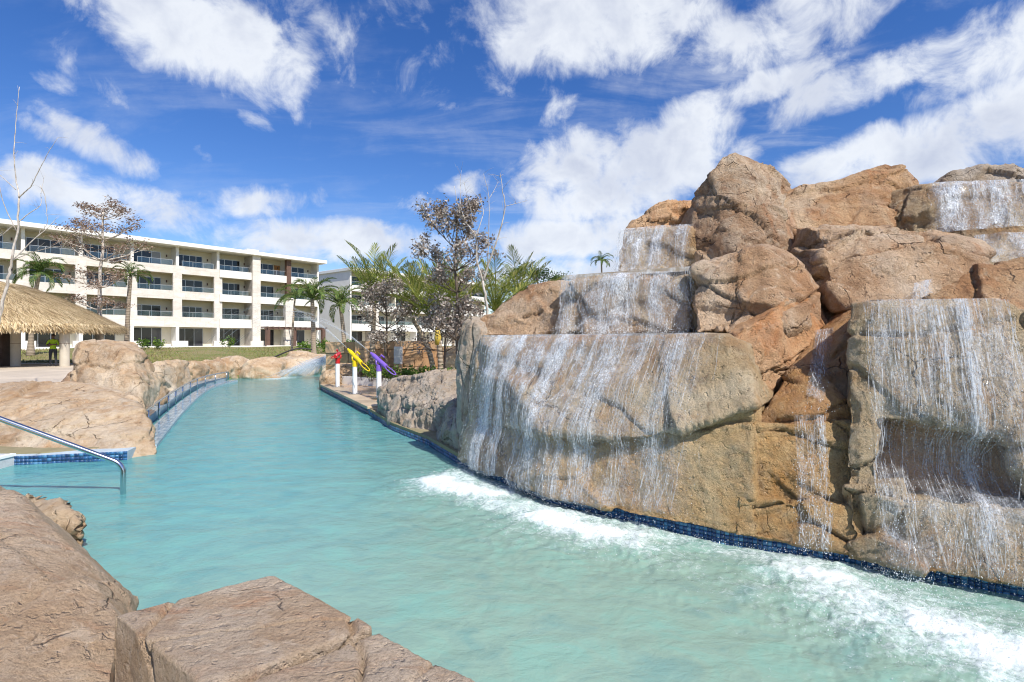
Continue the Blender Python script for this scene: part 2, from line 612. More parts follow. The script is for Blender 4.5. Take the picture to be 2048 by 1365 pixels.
    o = link(name, me, mat, parent, smooth=True)
    ROCKS.append(o)
    return o

# ================================================================== the rock waterfall
WL = [(-0.69, 7.19), (0.38, 5.43), (1.72, 4.37), (2.49, 3.98), (3.29, 3.47), (4.8, 2.6)]     # waterline of the wall

form = empty('rock_formation', (1.7, 5.2, 0))
tag(form, 'tall stacked orange and grey rock formation with water running over its tiers', 'rock formation')


def fpart(name, sets, mat, label=None, **kw):
    o = rock(name, sets, mat, **kw)
    o.parent = form
    o.matrix_parent_inverse = Matrix.Translation((-1.7, -5.2, 0))
    if label:
        o['label'] = label
    return o


# lower tier wall (left cascade)
A_top = [at(960, 674, 7.1), at(1200, 670, 5.75), at(1440, 667, 4.80), at(1490, 690, 4.72)]
A_mid = [(-0.56, 7.06, 0.62), (0.36, 5.38, 0.72), (1.20, 4.76, 0.78), (1.98, 4.38, 1.12)]
A_low = [(-0.56, 7.12, 0.66), (0.40, 5.45, 0.76), (1.22, 4.83, 0.82), (1.98, 4.45, 1.18)]
A_bot = [(-0.78, 7.12, 0.105), (0.28, 5.34, 0.105), (1.27, 4.60, 0.105), (1.90, 4.20, 0.105)]
wall_kw = dict(amp=0.045, cells=0.7, cell_amp=0.014, tilt=0.022, cracks=7, crack_w=0.012, crack_d=0.035, fine=0.013, chisel=14, chisel_d=0.02)
fA = fpart('cascade_wall', [pushed(A_top + A_mid, 1.4)], rock_wet, 'broad wet grey wall under the lower cascade', voxel=0.02, seed=11, flat_top=1.72, smooth_it=3, **wall_kw)
fA2 = fpart('cascade_wall', [pushed(A_low + A_bot, 1.4)], rock_gold, 'golden brown wet footing below the broad grey wall', voxel=0.02, seed=36, **wall_kw)
# tier 2 wall
D_pts = [at(1118, 662, 6.5), at(1130, 553, 6.65), at(1260, 547, 6.2), at(1398, 541, 5.8), at(1400, 668, 5.65), at(1250, 668, 6.1)]
fD = fpart('cascade_wall', [pushed(D_pts, 1.2)], rock_wet, voxel=0.024, seed=12, amp=0.05, cracks=4, fine=0.012, flat_top=2.46)
# tier 3 wall with the low rock at its crown
G_pts = [at(1228, 555, 7.35), at(1238, 462, 7.55), at(1320, 455, 7.35), at(1400, 452, 7.0), at(1400, 552, 6.8)]
fG = fpart('cascade_wall', [pushed(G_pts, 0.9)], rock_wet, voxel=0.026, seed=13, amp=0.05, cracks=3, flat_top=3.2)
G2 = [at(1242, 462, 7.75), at(1262, 436, 7.8), at(1318, 407, 7.7), at(1372, 397, 7.6), at(1420, 430, 7.5), at(1400, 470, 7.5)]
fpart('boulder', [pushed(G2, 0.8)], rock_flank, voxel=0.03, seed=14, amp=0.06, cracks=3)
# slope rock on the left of tier 2
C_pts = [at(922, 655, 7.55), at(960, 622, 7.55), at(1005, 590, 7.45), at(1060, 563, 7.25), at(1150, 553, 6.95), at(1128, 610, 6.72), at(1112, 664, 6.62),
         at(1040, 676, 6.9), at(965, 676, 7.2)]
fpart('boulder', [pushed(C_pts, 0.9)], rock_pale, 'smooth pale orange boulder beside the middle cascade', voxel=0.024, seed=15, amp=0.06, scale=2.2, cells=0.9, cracks=3, tilt=0.05, cell_amp=0.025)
# striated post rock
B_pts = [at(917, 652, 7.42), at(934, 634, 7.35), at(958, 656, 7.2), at(966, 720, 7.1), at(950, 925, 7.1), at(928, 925, 7.2), at(914, 860, 7.45), at(913, 720, 7.45)]
fpart('rock_post', [pushed(B_pts, 0.55)], rock_wood, 'upright grey striated rock at the end of the lower cascade', voxel=0.016, seed=16, amp=0.03, cell_amp=0.0, cracks=0, stri=0.035)
# pier at the right of the lower cascade with the orange flank
E1 = [at(1430, 672, 5.1), at(1465, 655, 4.92), at(1565, 598, 5.0), at(1605, 560, 5.25), at(1644, 640, 5.3), at(1568, 752, 4.72), at(1508, 838, 4.46), at(1485, 800, 4.60), at(1460, 700, 4.86)]
fpart('boulder', [pushed(E1, 0.8)], rock_flank, 'orange wedge of rock leaning at the end of the lower cascade', voxel=0.018, seed=17, amp=0.05, scale=2.0, cells=0.8, cell_amp=0.02, cracks=4, fine=0.012, tilt=0.06)
E2 = [at(1383, 600, 5.65), at(1392, 540, 5.7), at(1440, 508, 5.6), at(1520, 495, 5.5), at(1572, 520, 5.45), at(1602, 560, 5.35), at(1640, 645, 5.4),
      at(1560, 662, 4.98), at(1385, 665, 5.35)]
fpart('boulder', [pushed(E2, 0.45)], rock_pale, voxel=0.022, seed=18, amp=0.05, scale=2.0, cells=0.9, cracks=6, crack_d=0.04)
# top boulder
F_pts = [at(1348, 458, 7.5), at(1376, 415, 7.45), at(1402, 370, 7.35), at(1430, 322, 7.25), at(1470, 306, 7.15), at(1524, 314, 7.05), at(1547, 345, 6.95),
         at(1580, 430, 6.85), at(1596, 480, 6.75), at(1575, 530, 6.35), at(1540, 548, 6.25), at(1450, 520, 6.45), at(1385, 500, 6.95), at(1400, 590, 7.0), at(1560, 610, 6.8)]
fpart('boulder', [pushed(F_pts, 1.2)], rock_dry, 'tallest rounded boulder on top of the rock formation', voxel=0.026, seed=19, amp=0.07, scale=1.5, cells=1.2, cracks=5, crack_d=0.04)
# ridge behind
H_pts = [at(1545, 376, 7.4), at(1630, 364, 7.35), at(1700, 347, 7.25), at(1760, 323, 7.1), at(1802, 327, 7.05), at(1819, 347, 7.0), at(1815, 372, 6.95),
         at(1790, 450, 6.6), at(1590, 485, 6.7), at(1560, 440, 6.95)]
fpart('boulder', [pushed(H_pts, 1.1)], rock_brown, 'long sloping ridge boulder on top of the rock formation', voxel=0.028, seed=20, amp=0.06, cells=0.9, cracks=6)
# middle right slab boulder
I_pts = [at(1634, 437, 6.0), at(1720, 431, 5.85), at(1850, 445, 5.6), at(1955, 482, 5.4), at(1984, 520, 5.3), at(1940, 555, 5.15), at(1870, 595, 5.05),
         at(1820, 615, 5.0), at(1655, 618, 5.25), at(1628, 545, 5.5), at(1580, 505, 6.6), at(1590, 452, 6.7)]
fpart('boulder', [pushed(I_pts, 0.9)], rock_pale, 'wide pale cracked boulder in the middle of the rock formation', voxel=0.022, seed=23, amp=0.055, cells=1.0, cell_amp=0.04, cracks=8, crack_d=0.045)
# upper right cascade wall and the rocks above it
J_pts = [at(1768, 384, 7.1), at(1850, 368, 6.65), at(2045, 360, 6.25), at(2140, 356, 6.0), at(2140, 500, 5.8), at(1930, 490, 6.05), at(1790, 460, 6.6)]
fJ = fpart('cascade_wall', [pushed(J_pts, 1.0)], rock_wet, voxel=0.028, seed=24, amp=0.05, cracks=4, flat_top=3.6)
J2 = [at(1858, 364, 7.3), at(1900, 345, 7.25), at(1985, 331, 7.05), at(2060, 325, 6.9), at(2140, 328, 6.7), at(2140, 390, 6.6), at(1990, 380, 6.9)]
fpart('boulder', [pushed(J2, 0.8)], rock_wood, 'flat striped boulder above the highest cascade', voxel=0.03, seed=25, amp=0.05, cracks=5)
J3 = [at(1925, 470, 6.0), at(2140, 458, 5.6), at(2140, 560, 5.2), at(1965, 545, 5.4), at(1940, 520, 5.6)]
fJ3 = fpart('cascade_wall', [pushed(J3, 0.9)], rock_wet, voxel=0.028, seed=26, amp=0.04, cracks=2, flat_top=2.93)
K_pts = [at(1848, 596, 5.05), at(1868, 560, 5.15), at(1930, 532, 5.12), at(2010, 516, 5.0), at(2140, 508, 4.85), at(2160, 700, 4.2), at(2045, 645, 4.45),
         at(1990, 606, 4.65), at(1860, 612, 4.85)]
fpart('boulder', [pushed(K_pts, 0.9)], rock_brown, voxel=0.022, seed=27, amp=0.05, cells=0.9, cracks=5)
# recess: a sloping wet slab above a rusty wall, and the ledge at its foot
M1 = [at(1500, 842, 4.58), at(1560, 745, 4.95), at(1642, 615, 5.35), at(1730, 600, 5.0), at(1730, 835, 4.22), at(1600, 850, 4.36), at(1500, 870, 4.6)]
fM1 = fpart('recess_slab', [pushed(M1, 0.9)], rock_rust, 'sloping wet brown slab between the two lower cascades', voxel=0.02, seed=33, amp=0.05, cells=0.8, cracks=2, cell_amp=0.02, tilt=0.05)
M_pts = [at(1455, 846, 4.52), at(1600, 846, 4.42), at(1740, 840, 4.22), (2.62, 4.04, 0.30), (1.80, 4.40, 0.30), (1.80, 4.42, 0.05), (2.62, 4.04, 0.05)]
fM = fpart('recess_wall', [pushed(M_pts, 0.9)], rock_gold, 'rust stained wall below the sloping wet slab', voxel=0.02, seed=28, **wall_kw)
N_pts = [(1.74, 4.27, 0.10), (2.1, 4.09, 0.09), (2.50, 3.89, 0.10), (2.60, 3.98, 0.40), (2.12, 4.20, 0.42), (1.82, 4.34, 0.40)]
fN = fpart('ledge', [pushed(N_pts, 0.5)], rock_gold, voxel=0.016, seed=29, amp=0.035, cells=0.8, cracks=1, fine=0.012, cell_amp=0.015, tilt=0.03, chisel=10, chisel_d=0.03)
# right block
L_top = [at(1700, 607, 4.42), at(1742, 601, 4.28), at(1985, 597, 3.95), at(2012, 602, 3.9), at(2052, 668, 3.8), at(2110, 760, 3.72)]
L_low = [at(1690, 830, 4.2), at(1760, 838, 4.05), at(1960, 800, 3.74), at(2060, 790, 3.64), (4.4, 3.0, 1.0)]
L_pil = [at(1690, 780, 4.21), at(1750, 780, 4.10), (2.46, 4.02, 0.45), (2.66, 3.90, 0.45)]
L_pir = [at(2010, 780, 3.72), at(2060, 780, 3.62), (3.34, 3.50, 0.45), (4.4, 3.0, 0.45)]
fL = fpart('cascade_wall', [pushed(L_top + L_low, 1.0), pushed(L_pil, 0.7), pushed(L_pir, 0.7)], rock_wet, 'square wet grey block under the wide low cascade', voxel=0.017, seed=30, flat_top=1.95, **wall_kw)
L_hol = [at(1700, 780, 4.34), at(2060, 780, 3.85), (3.45, 3.68, 0.4), (2.5, 4.22, 0.4)]
fL3 = fpart('hollow_wall', [pushed(L_hol, 0.7)], rock_flank, 'orange hollow under the overhang of the square block', voxel=0.022, seed=34, **wall_kw)
L2 = [(2.38, 3.90, 0.10), (3.22, 3.36, 0.10), (4.7, 2.50, 0.10), (4.7, 2.66, 0.5), (3.32, 3.48, 0.55), (2.46, 4.0, 0.55)]
fL2 = fpart('ledge', [pushed(L2, 0.6)], rock_wet, voxel=0.016, seed=31, amp=0.06, scale=2.5, cells=1.6, cell_amp=0.04, cracks=2, fine=0.014, chisel=14, chisel_d=0.03)
# core hidden behind everything
core = [(0.3, 7.9, 0), (2.6, 5.6, 0), (5.2, 4.2, 0), (0.5, 7.9, 2.2), (2.6, 5.7, 2.1), (5.2, 4.3, 2.1)]
fpart('boulder', [pushed(core, 2.2), pushed([(2.4, 7.2, 0), (6.0, 5.9, 0), (2.4, 7.2, 3.0), (6.0, 6.2, 3.0)], 1.6)], rock_dry, voxel=0.06, seed=32, cracks=2)
FORM = [o for o in ROCKS]

# ------------------------------------------------------------------ rocks on the bank right of the pool
bank_grp = 'boulders along the pool bank'


def bank_rock(label, sets, mat=rock_bank, **kw):
    o = rock('boulder', sets, mat, **kw)
    return tag(o, label, 'boulder', bank_grp)


R1 = [at(742, 792, 12.1), at(750, 774, 12.0), at(800, 764, 11.3), at(850, 744, 10.6), at(886, 748, 10.2), (-1.25, 8.75, 0.6), (-1.20, 8.7, 0.05), (-2.2, 9.95, 0.05), (-3.05, 11.9, 0.05), at(750, 815, 11.9)]
bank_rock('grey boulder with vertical grooves like driftwood beside the water cannon terrace', [pushed(R1, 0.9, (0.9, 0.44, 0))], rock_wood, voxel=0.024, seed=41, amp=0.05, cell_amp=0.02, cracks=2, stri=0.05)
R2 = [at(884, 800, 9.2), at(905, 797, 8.9), at(926, 830, 8.2), (-0.75, 7.45, 0.5), (-0.72, 7.3, 0.05), (-1.25, 8.5, 0.05)]
bank_rock('low grooved boulder wedged against the upright striated rock', [pushed(R2, 0.8, (0.9, 0.44, 0))], rock_wood, voxel=0.022, seed=42, amp=0.05, cell_amp=0.02, cracks=1, stri=0.05)
R3 = [at(862, 748, 11.6), at(900, 738, 11.6), at(925, 740, 11.2), at(925, 800, 10.2), at(870, 800, 10.6)]
bank_rock('smooth pale sandstone boulder behind the grooved driftwood-like boulder', [pushed(R3, 0.8, (0.5, 0.85, 0))], rock_bank, voxel=0.03, seed=43, amp=0.05, cracks=1)

# ------------------------------------------------------------------ rocks on the near and left bank
NL = [at(-260, 930, 4.1), at(0, 963, 3.95), at(90, 988, 3.92), at(160, 1032, 3.75), at(215, 1095, 3.52), at(246, 1150, 3.35), at(262, 1212, 3.15),
      at(240, 1290, 2.5), at(246, 1345, 2.2), at(244, 1420, 1.9), at(120, 1420, 1.9), at(-300, 1420, 1.8), at(-500, 1100, 3.0)]
NLb = [(x * 1.0, y, -0.4) for (x, y, z) in NL]
bank_rock('huge smooth pinkish grey boulder sloping into the near edge of the pool', [NL + NLb], rock_near, voxel=0.022, seed=51, amp=0.05, scale=1.2, cells=0.8, cell_amp=0.015, cracks=2, fine=0.006, tilt=0.05)
NL2 = [at(50, 976, 4.75), at(130, 985, 4.6), at(162, 1018, 4.3), at(165, 1040, 4.2), at(60, 1040, 4.2)]
bank_rock('small pale boulder peeping out behind the huge sloping boulder', [NL2 + [(x, y, -0.4) for (x, y, z) in NL2]], rock_bank, voxel=0.022, seed=52, amp=0.03, cracks=1)
T5 = 0.5
FB1 = [(-1.68, 2.28), (-1.18, 2.68), (-0.56, 2.18), (-1.02, 1.80)]
FB2 = [(-0.53, 2.155), (-1.01, 1.77), (-0.28, 1.25), (0.48, 1.39)]
bank_rock('flat topped brown stone block with a seam across its top', [[(x, y, z) for (x, y) in FB1 for z in (-0.4, T5)], [(x, y, z) for (x, y) in FB2 for z in (-0.4, T5 - 0.018)]],
          rock_near, voxel=0.012, seed=53, amp=0.014, scale=2.2, cells=1.5, cell_amp=0.0012, cracks=0, fine=0.0035, smooth_it=1, chisel=10, chisel_d=0.010, tilt=0.012)
ML = [at(-180, 800, 9.0), at(0, 778, 9.3), at(130, 771, 9.2), at(262, 792, 8.8), at(300, 850, 8.15), at(317, 882, 7.85), at(313, 903, 7.72), at(240, 912, 7.55),
      at(30, 930, 7.15), at(-180, 945, 7.1), (-5.2, 7.8, -0.15), (-5.6, 7.75, -0.15)]
bank_rock('broad sandstone boulder with long cracks behind the steel handrail', [pushed(ML, 1.2, (-0.6, 0.8, 0.0))], rock_bank, voxel=0.028, seed=54, amp=0.06, scale=1.2, tilt=0.05, cells=0.8, cell_amp=0.025, cracks=8, crack_d=0.045, crack_w=0.016)
SB = [at(150, 692, 10.9), at(190, 685, 10.7), at(240, 690, 10.5), at(271, 706, 10.4), at(276, 765, 10.2), at(300, 805, 9.9), at(285, 828, 9.6), at(200, 810, 9.7), at(122, 790, 10.2), at(140, 735, 10.7)]
bank_rock('upright angular sandstone boulder standing above its neighbours on the deck edge', [pushed(SB, 0.9, (-0.3, 0.9, 0))], rock_bank, voxel=0.028, seed=55, amp=0.05, tilt=0.05, cells=1.0, cell_amp=0.025, cracks=4)


def ell_rock(label, px0, px1, pt, pb, Y, dep, seed, mat=rock_bank, voxel=0.05, **kw):
    rng = random.Random(seed)
    x0, _, zt = at(px0, pt, Y)
    x1, _, zb = at(px1, pb, Y)
    zb = min(zb, 0.0) - 0.25
    cx, rx, cz, rz = (x0 + x1) / 2, (x1 - x0) / 2, (zt + zb) / 2, (zt - zb) / 2
    pts = []
    for k in range(26):
        th = math.acos(1 - 2 * (k + 0.5) / 26)
        ph = k * 2.39996 + rng.random() * 0.7
        r = 1.0 + rng.uniform(-0.12, 0.16)
        sx, sy, sz = math.sin(th) * math.cos(ph), math.sin(th) * math.sin(ph), math.cos(th)
        f = lambda t: math.copysign(abs(t) ** 0.75, t)
        pts.append((cx + f(sx) * rx * r, Y + dep * 0.5 + f(sy) * dep * r, cz + f(sz) * rz * min(r, 1.04)))
    return bank_rock(label, [pts], mat, voxel=voxel, seed=seed, cracks=3, **kw)


ell_rock('small rounded orange stone tucked behind the upright angular boulder', 122, 160, 737, 775, 11.2, 0.3, 61, rock_dry, 0.04, amp=0.03)
CHAIN = [
    (262, 302, 752, 826, 12.2, 0.6, 'steep sandstone boulder at the foot of the upright angular boulder'),
    (272, 326, 724, 800, 15.6, 0.8, 'split sandstone boulder where the tiled bench begins'),
    (312, 358, 716, 783, 18.3, 0.8, 'pale leaning boulder behind the first bench rail posts'),
    (346, 398, 721, 770, 20.9, 0.8, 'rounded sandstone boulder behind the middle of the bench rail'),
    (388, 438, 716, 763, 22.9, 0.9, 'squat sandstone boulder below the lawn behind the bench rail'),
    (428, 484, 711, 761, 24.0, 0.9, 'peaked sandstone boulder at the far end of the bench rail'),
    (474, 560, 714, 762, 24.2, 1.2, 'long low sandstone boulder with a dark hollow beside the bench end'),
    (540, 628, 710, 758, 26.0, 1.3, 'low layered sandstone boulder next to the arching spray'),
    (606, 672, 708, 750, 28.0, 1.3, 'sandstone boulder behind the arching spray'),
    (566, 622, 697, 740, 30.0, 1.2, 'boulder with a black hose lying over it'),
]
for k, (a, b, c, d_, Y, dep, lab) in enumerate(CHAIN):
    ell_rock(lab, a, b, c, d_, Y, dep, 70 + k, rock_bank, 0.05 if Y < 18 else 0.07, amp=0.1, cell_amp=0.05, cells=0.8, tilt=0.07)
ell_rock('rounded brown boulder at the tip of the water cannon terrace', 640, 684, 742, 778, 18.6, 0.5, 85, rock_bank, 0.045, amp=0.06)
ell_rock('pale rounded boulder behind the red water cannon', 655, 722, 724, 770, 19.6, 0.9, 86, rock_bank, 0.05, amp=0.06)
ell_rock('rounded boulder at the end of the sandstone block wall', 880, 935, 692, 760, 19.5, 0.8, 87, rock_bank, 0.05, amp=0.06)

# ================================================================== ground, pool, decks
POOL = [(4.8, 2.6), (3.29, 3.47), (2.49, 3.98), (1.72, 4.37), (0.38, 5.43), (-0.69, 7.19), (-1.35, 8.6), (-2.2, 9.95), (-3.17, 12.04), (-6.5, 18.4),
        (-6.2, 21.0), (-3.5, 25.0), (-3.5, 31.0), (-9.3, 29.0), (-10.6, 25.6), (-12.4, 23.6), (-13.2, 22.4), (-12.8, 20.2), (-11.8, 17.6), (-10.4, 14.7), (-7.9, 11.6),
        (-6.2, 9.4), (-5.5, 7.95), (-6.4, 7.35), (-9.5, 6.9), (-9.5, 5.2), (-5.2, 4.9), (-4.0, 4.3), (-3.0, 3.6), (-2.25, 2.95), (-1.5, 2.3), (-0.8, 1.75), (0.2, 1.0), (1.2, -2.0), (9.0, -5.0), (9.0, 0.0)]


def ground_z(x, y):
    t = min(max((y - 36.0) / 22.0, 0.0), 1.0)
    return 0.14 + 0.72 * t


bm = bmesh.new()
outer = []
ring = [(-3000, -3000), (3000, -3000), (3000, 3000), (-3000, 3000)]
for loop in (ring, POOL):
    vs = [bm.verts.new((x, y, 0.14)) for (x, y) in loop]
    for i in range(len(vs)):
        bm.edges.new((vs[i], vs[(i + 1) % len(vs)]))
bmesh.ops.triangle_fill(bm, use_beauty=True, edges=bm.edges[:])
bmesh.ops.recalc_face_normals(bm, faces=bm.faces[:])
pool_e = [e for e in bm.edges if e.is_boundary and abs(e.verts[0].co.x) < 100]
r = bmesh.ops.extrude_edge_only(bm, edges=pool_e)
bmesh.ops.translate(bm, verts=[v for v in r['geom'] if isinstance(v, bmesh.types.BMVert)], vec=(0, 0, -1.3))
me = bpy.data.meshes.new('ground')
bm.to_mesh(me)
bm.free()

m, g = new_mat('soil')
p = g.pos()
a = g.noise(p, 0.35, 6.0, 0.6)
b = g.noise(p, 4.0, 6.0, 0.65)
c = g.ramp(a, [(0.35, (0.20, 0.17, 0.10)), (0.52, (0.27, 0.24, 0.13)), (0.65, (0.15, 0.19, 0.06))])
c = g.mix(g.smooth(b, 0.4, 0.65, 0.0, 0.4), c, (0.36, 0.3, 0.2))
finish(g, c, 0.9, b, 0.5, 0.05)
tag(link('ground', me, m), kind='structure')

# pool floor
m, g = new_mat('pool_plaster')
p = g.pos()
c = g.mix(g.noise(p, 0.8, 5.0), (0.45, 0.62, 0.62), (0.6, 0.72, 0.68))
finish(g, c, 0.6)
fl = MB().add([(-16, -6, -1.15), (10, -6, -1.15), (10, 33, -1.15), (-16, 33, -1.15)], [(0, 1, 2, 3)]).build('pool_floor', m)
tag(fl, kind='structure')

# ------------------------------------------------------------------ the water
ys = np.concatenate([np.geomspace(1.0, 33.0, 520)])
us = np.linspace(-1.25, 1.35, 620)
YY, UU = np.meshgrid(ys, us, indexing='ij')
XX = UU * YY
P3 = np.stack([XX.ravel(), YY.ravel(), np.zeros(XX.size)], 1)
IMP1 = [(-0.78, 6.35), (-0.08, 5.36), (0.60, 4.66), (1.05, 4.40)]
IMP2 = [(2.12, 3.56), (2.2, 3.24), (2.45, 2.98), (2.75, 2.66), (3.6, 2.1)]


def dist_poly(P, poly):
    best = np.full(len(P), 1e9)
    for (ax, ay), (bx, by) in zip(poly[:-1], poly[1:]):
        d = np.array([bx - ax, by - ay])
        t = np.clip(((P[:, 0] - ax) * d[0] + (P[:, 1] - ay) * d[1]) / (d @ d), 0, 1)
        best = np.minimum(best, np.hypot(P[:, 0] - ax - t * d[0], P[:, 1] - ay - t * d[1]))
    return best


warp = np.stack([fbm(P3 * 1.6, 3, 5), fbm(P3 * 1.6 + 7, 3, 6), np.zeros(len(P3))], 1) * 0.28
d1 = dist_poly(P3 + warp, IMP1)
d2 = dist_poly(P3 + warp, IMP2)
d3 = dist_poly(P3 + warp, WL[:5])
d4 = np.hypot(P3[:, 0] + 10.3, (P3[:, 1] - 24.0) * 0.6)
foam = 0.82 * np.exp(-(d1 / 0.27) ** 2) + 0.82 * np.exp(-(d2 / 0.34) ** 2) + 0.46 * np.exp(-(d1 / 0.58) ** 2) + 0.50 * np.exp(-(d2 / 0.75) ** 2)
pat = 0.64 + 0.48 * sstep(fbm(P3 * 1.5 + 31, 3, 91), -0.25, 0.3)
foam *= pat
foam += 0.42 * np.exp(-(d3 / 0.24) ** 2) + 0.9 * np.exp(-(d4 / 0.9) ** 2)
churn = np.exp(-(np.minimum(d1, d2) / 0.75) ** 2)
w1 = fbm(P3 * np.array([1.1, 2.0, 1]), 3, 21)
w2 = fbm(P3 * np.array([4.0, 6.5, 1]), 3, 22)
w3 = ridged(P3 * np.array([7.0, 7.0, 1]) + warp * 8, 3, 23)
w4 = ridged(P3 * np.array([19.0, 19.0, 1]) + warp * 8, 2, 24)
calm = np.clip(1.0 - YY.ravel() / 60, 0.4, 1)
zz = (0.012 * w1 + 0.008 * w2) * calm + churn * (0.02 * w3 + 0.012 * w4 + 0.03 * np.clip(foam, 0, 1))
P3[:, 2] = zz
ny, nx = YY.shape
idx = np.arange(ny * nx).reshape(ny, nx)
fc = np.stack([idx[:-1, :-1].ravel(), idx[:-1, 1:].ravel(), idx[1:, 1:].ravel(), idx[1:, :-1].ravel()], 1)
me = mesh_np(P3, fc, 'water')
at_f = me.attributes.new('foam', 'FLOAT', 'POINT')
at_f.data.foreach_set('value', foam.astype(np.float32))
m, g = new_mat('pool_water')
p = g.pos()
fa = g.n('ShaderNodeAttribute', attribute_name='foam', out=None).outputs['Fac']
big = g.noise(g.vmul(p, (1.0, 0.8, 1.0)), 0.45, 6.0, 0.6, 0.7)
med = g.noise(g.vmul(p, (1.0, 1.3, 1.0)), 2.2, 6.0, 0.62, 0.9)
sepp = g.n('ShaderNodeSeparateXYZ', {0: p}, out=None).outputs
reach = g.m('MULTIPLY_ADD', sepp[0], 0.55, g.m('MULTIPLY', sepp[1], -0.30))       # churned milky water gathers by the cascades
milky = g.smooth(g.m('MULTIPLY_ADD', big, 2.2, reach), -3.4, 0.3)
c = g.mix(milky, (0.125, 0.39, 0.40), (0.30, 0.43, 0.345))
c = g.mix(g.smooth(med, 0.42, 0.68, 0.0, 0.42), c, (0.20, 0.50, 0.43))
c = g.mix(g.smooth(med, 0.52, 0.28, 0.0, 0.35), c, (0.075, 0.29, 0.32))
fn = g.noise(p, 9.0, 9.0, 0.72, 1.0)
fn2 = g.noise(p, 34.0, 6.0, 0.75, 0.8)
fd = g.m('ADD', fa, g.m('MULTIPLY_ADD', g.m('SUBTRACT', fn, 0.5), 2.0, g.m('MULTIPLY', g.m('SUBTRACT', fn2, 0.5), 1.5)))
fm = g.smooth(fd, 0.22, 1.35)
c = g.mix(g.m('MULTIPLY', fm, 0.86), c, (0.86, 0.92, 0.94))
r1 = g.noise(g.vmul(p, (1.0, 1.6, 1.0)), 5.0, 5.0, 0.6, 0.6)
r2 = g.noise(g.vmul(p, (1.0, 1.4, 1.0)), 17.0, 4.0, 0.6, 0.4)
h = g.m('MULTIPLY_ADD', r1, 1.0, g.m('MULTIPLY_ADD', r2, 0.32, g.m('MULTIPLY', fm, g.m('MULTIPLY', fn2, 1.2))))
nrm = g.n('ShaderNodeBump', {'Strength': 0.32, 'Distance': 0.04, 'Height': h})
bs = g.n('ShaderNodeBsdfPrincipled', {'Base Color': c, 'Roughness': g.m('MULTIPLY_ADD', fm, 0.5, 0.05), 'IOR': 1.33, 'Specular IOR Level': 0.5, 'Normal': nrm})
tr = g.n('ShaderNodeBsdfTransparent', {0: (0.5, 0.82, 0.84)})
mx = g.n('ShaderNodeMixShader', {0: g.m('MULTIPLY_ADD', fm, 0.2, 0.8), 1: tr, 2: bs})
g.n('ShaderNodeOutputMaterial', {0: mx}, out=None)
tag(link('water', me, m, smooth=True), kind='structure')

# ------------------------------------------------------------------ mosaic tile band at the waterline
m, g = new_mat('blue_mosaic')
ri = g.island()
c = g.ramp(ri, [(0.0, (0.012, 0.04, 0.12)), (0.4, (0.02, 0.075, 0.20)), (0.8, (0.04, 0.14, 0.30)), (1.0, (0.10, 0.26, 0.42))])
finish(g, c, 0.12, spec=0.6)
tile_m = m
grout_m = plain('grout', (0.42, 0.5, 0.55), 0.8)


def tile_band(poly, z0, z1, ts, side, label, name='tile_band'):
    """kerb with mosaic face following a polyline; side = +1 tiles face left of travel"""
    kerb = MB()
    for (ax, ay), (bx, by) in zip(poly[:-1], poly[1:]):
        dx_, dy_ = bx - ax, by - ay
        L = math.hypot(dx_, dy_)
        nx_, ny_ = -dy_ / L * side, dx_ / L * side
        kerb.add([(ax, ay, z0 - 0.5), (bx, by, z0 - 0.5), (bx, by, z1), (ax, ay, z1),
                  (ax - nx_ * 0.3, ay - ny_ * 0.3, z0 - 0.5), (bx - nx_ * 0.3, by - ny_ * 0.3, z0 - 0.5), (bx - nx_ * 0.3, by - ny_ * 0.3, z1), (ax - nx_ * 0.3, ay - ny_ * 0.3, z1)],
                 [(0, 1, 2, 3), (3, 2, 6, 7), (4, 7, 6, 5), (0, 3, 7, 4), (1, 5, 6, 2)])
    k = kerb.build('tiled_kerb', grout_m)
    tag(k, label, 'pool edge')
    vs, fs = [], []
    base = np.array([0, 1, 2, 3, 4, 5, 6, 7])
    for (ax, ay), (bx, by) in zip(poly[:-1], poly[1:]):
        dx_, dy_ = bx - ax, by - ay
        L = math.hypot(dx_, dy_)
        ux, uy = dx_ / L, dy_ / L
        nx_, ny_ = -uy * side, ux * side
        n = int(L / ts)
        nz = max(1, int(round((z1 - z0) / ts)))
        hz = (z1 - z0) / nz
        for i in range(n):
            for j in range(nz):
                s0, s1 = i * L / n + 0.0015, (i + 1) * L / n - 0.0015
                q0, q1 = z0 + j * hz + 0.0015, z0 + (j + 1) * hz - 0.0015
                b = len(vs)
                for o_ in (0.0, 0.006):
                    for (s_, q_) in ((s0, q0), (s1, q0), (s1, q1), (s0, q1)):
                        vs.append((ax + ux * s_ + nx_ * o_, ay + uy * s_ + ny_ * o_, q_))
                fs += [(b + 4, b + 5, b + 6, b + 7), (b, b + 1, b + 5, b + 4), (b + 1, b + 2, b + 6, b + 5), (b + 2, b + 3, b + 7, b + 6), (b + 3, b, b + 4, b + 7)]
    o = link('mosaic', mesh_np(vs, fs, 'mosaic'), tile_m, k)
    o['kind'] = 'stuff'
    return k


tile_band(WL, -0.05, 0.12, 0.034, -1, 'blue mosaic tiled pool edge under the rock formation')
tile_band([(-3.17, 12.04), (-2.2, 9.95), (-1.35, 8.6), (-0.69, 7.19)], -0.05, 0.09, 0.05, -1, 'blue mosaic tiled pool edge under the grooved boulders')
tile_band([(-5.35, 7.52), (-6.4, 7.22), (-9.4, 6.85)], -0.06, 0.12, 0.05, 1, 'blue mosaic tiled pool edge under the broad cracked boulder')

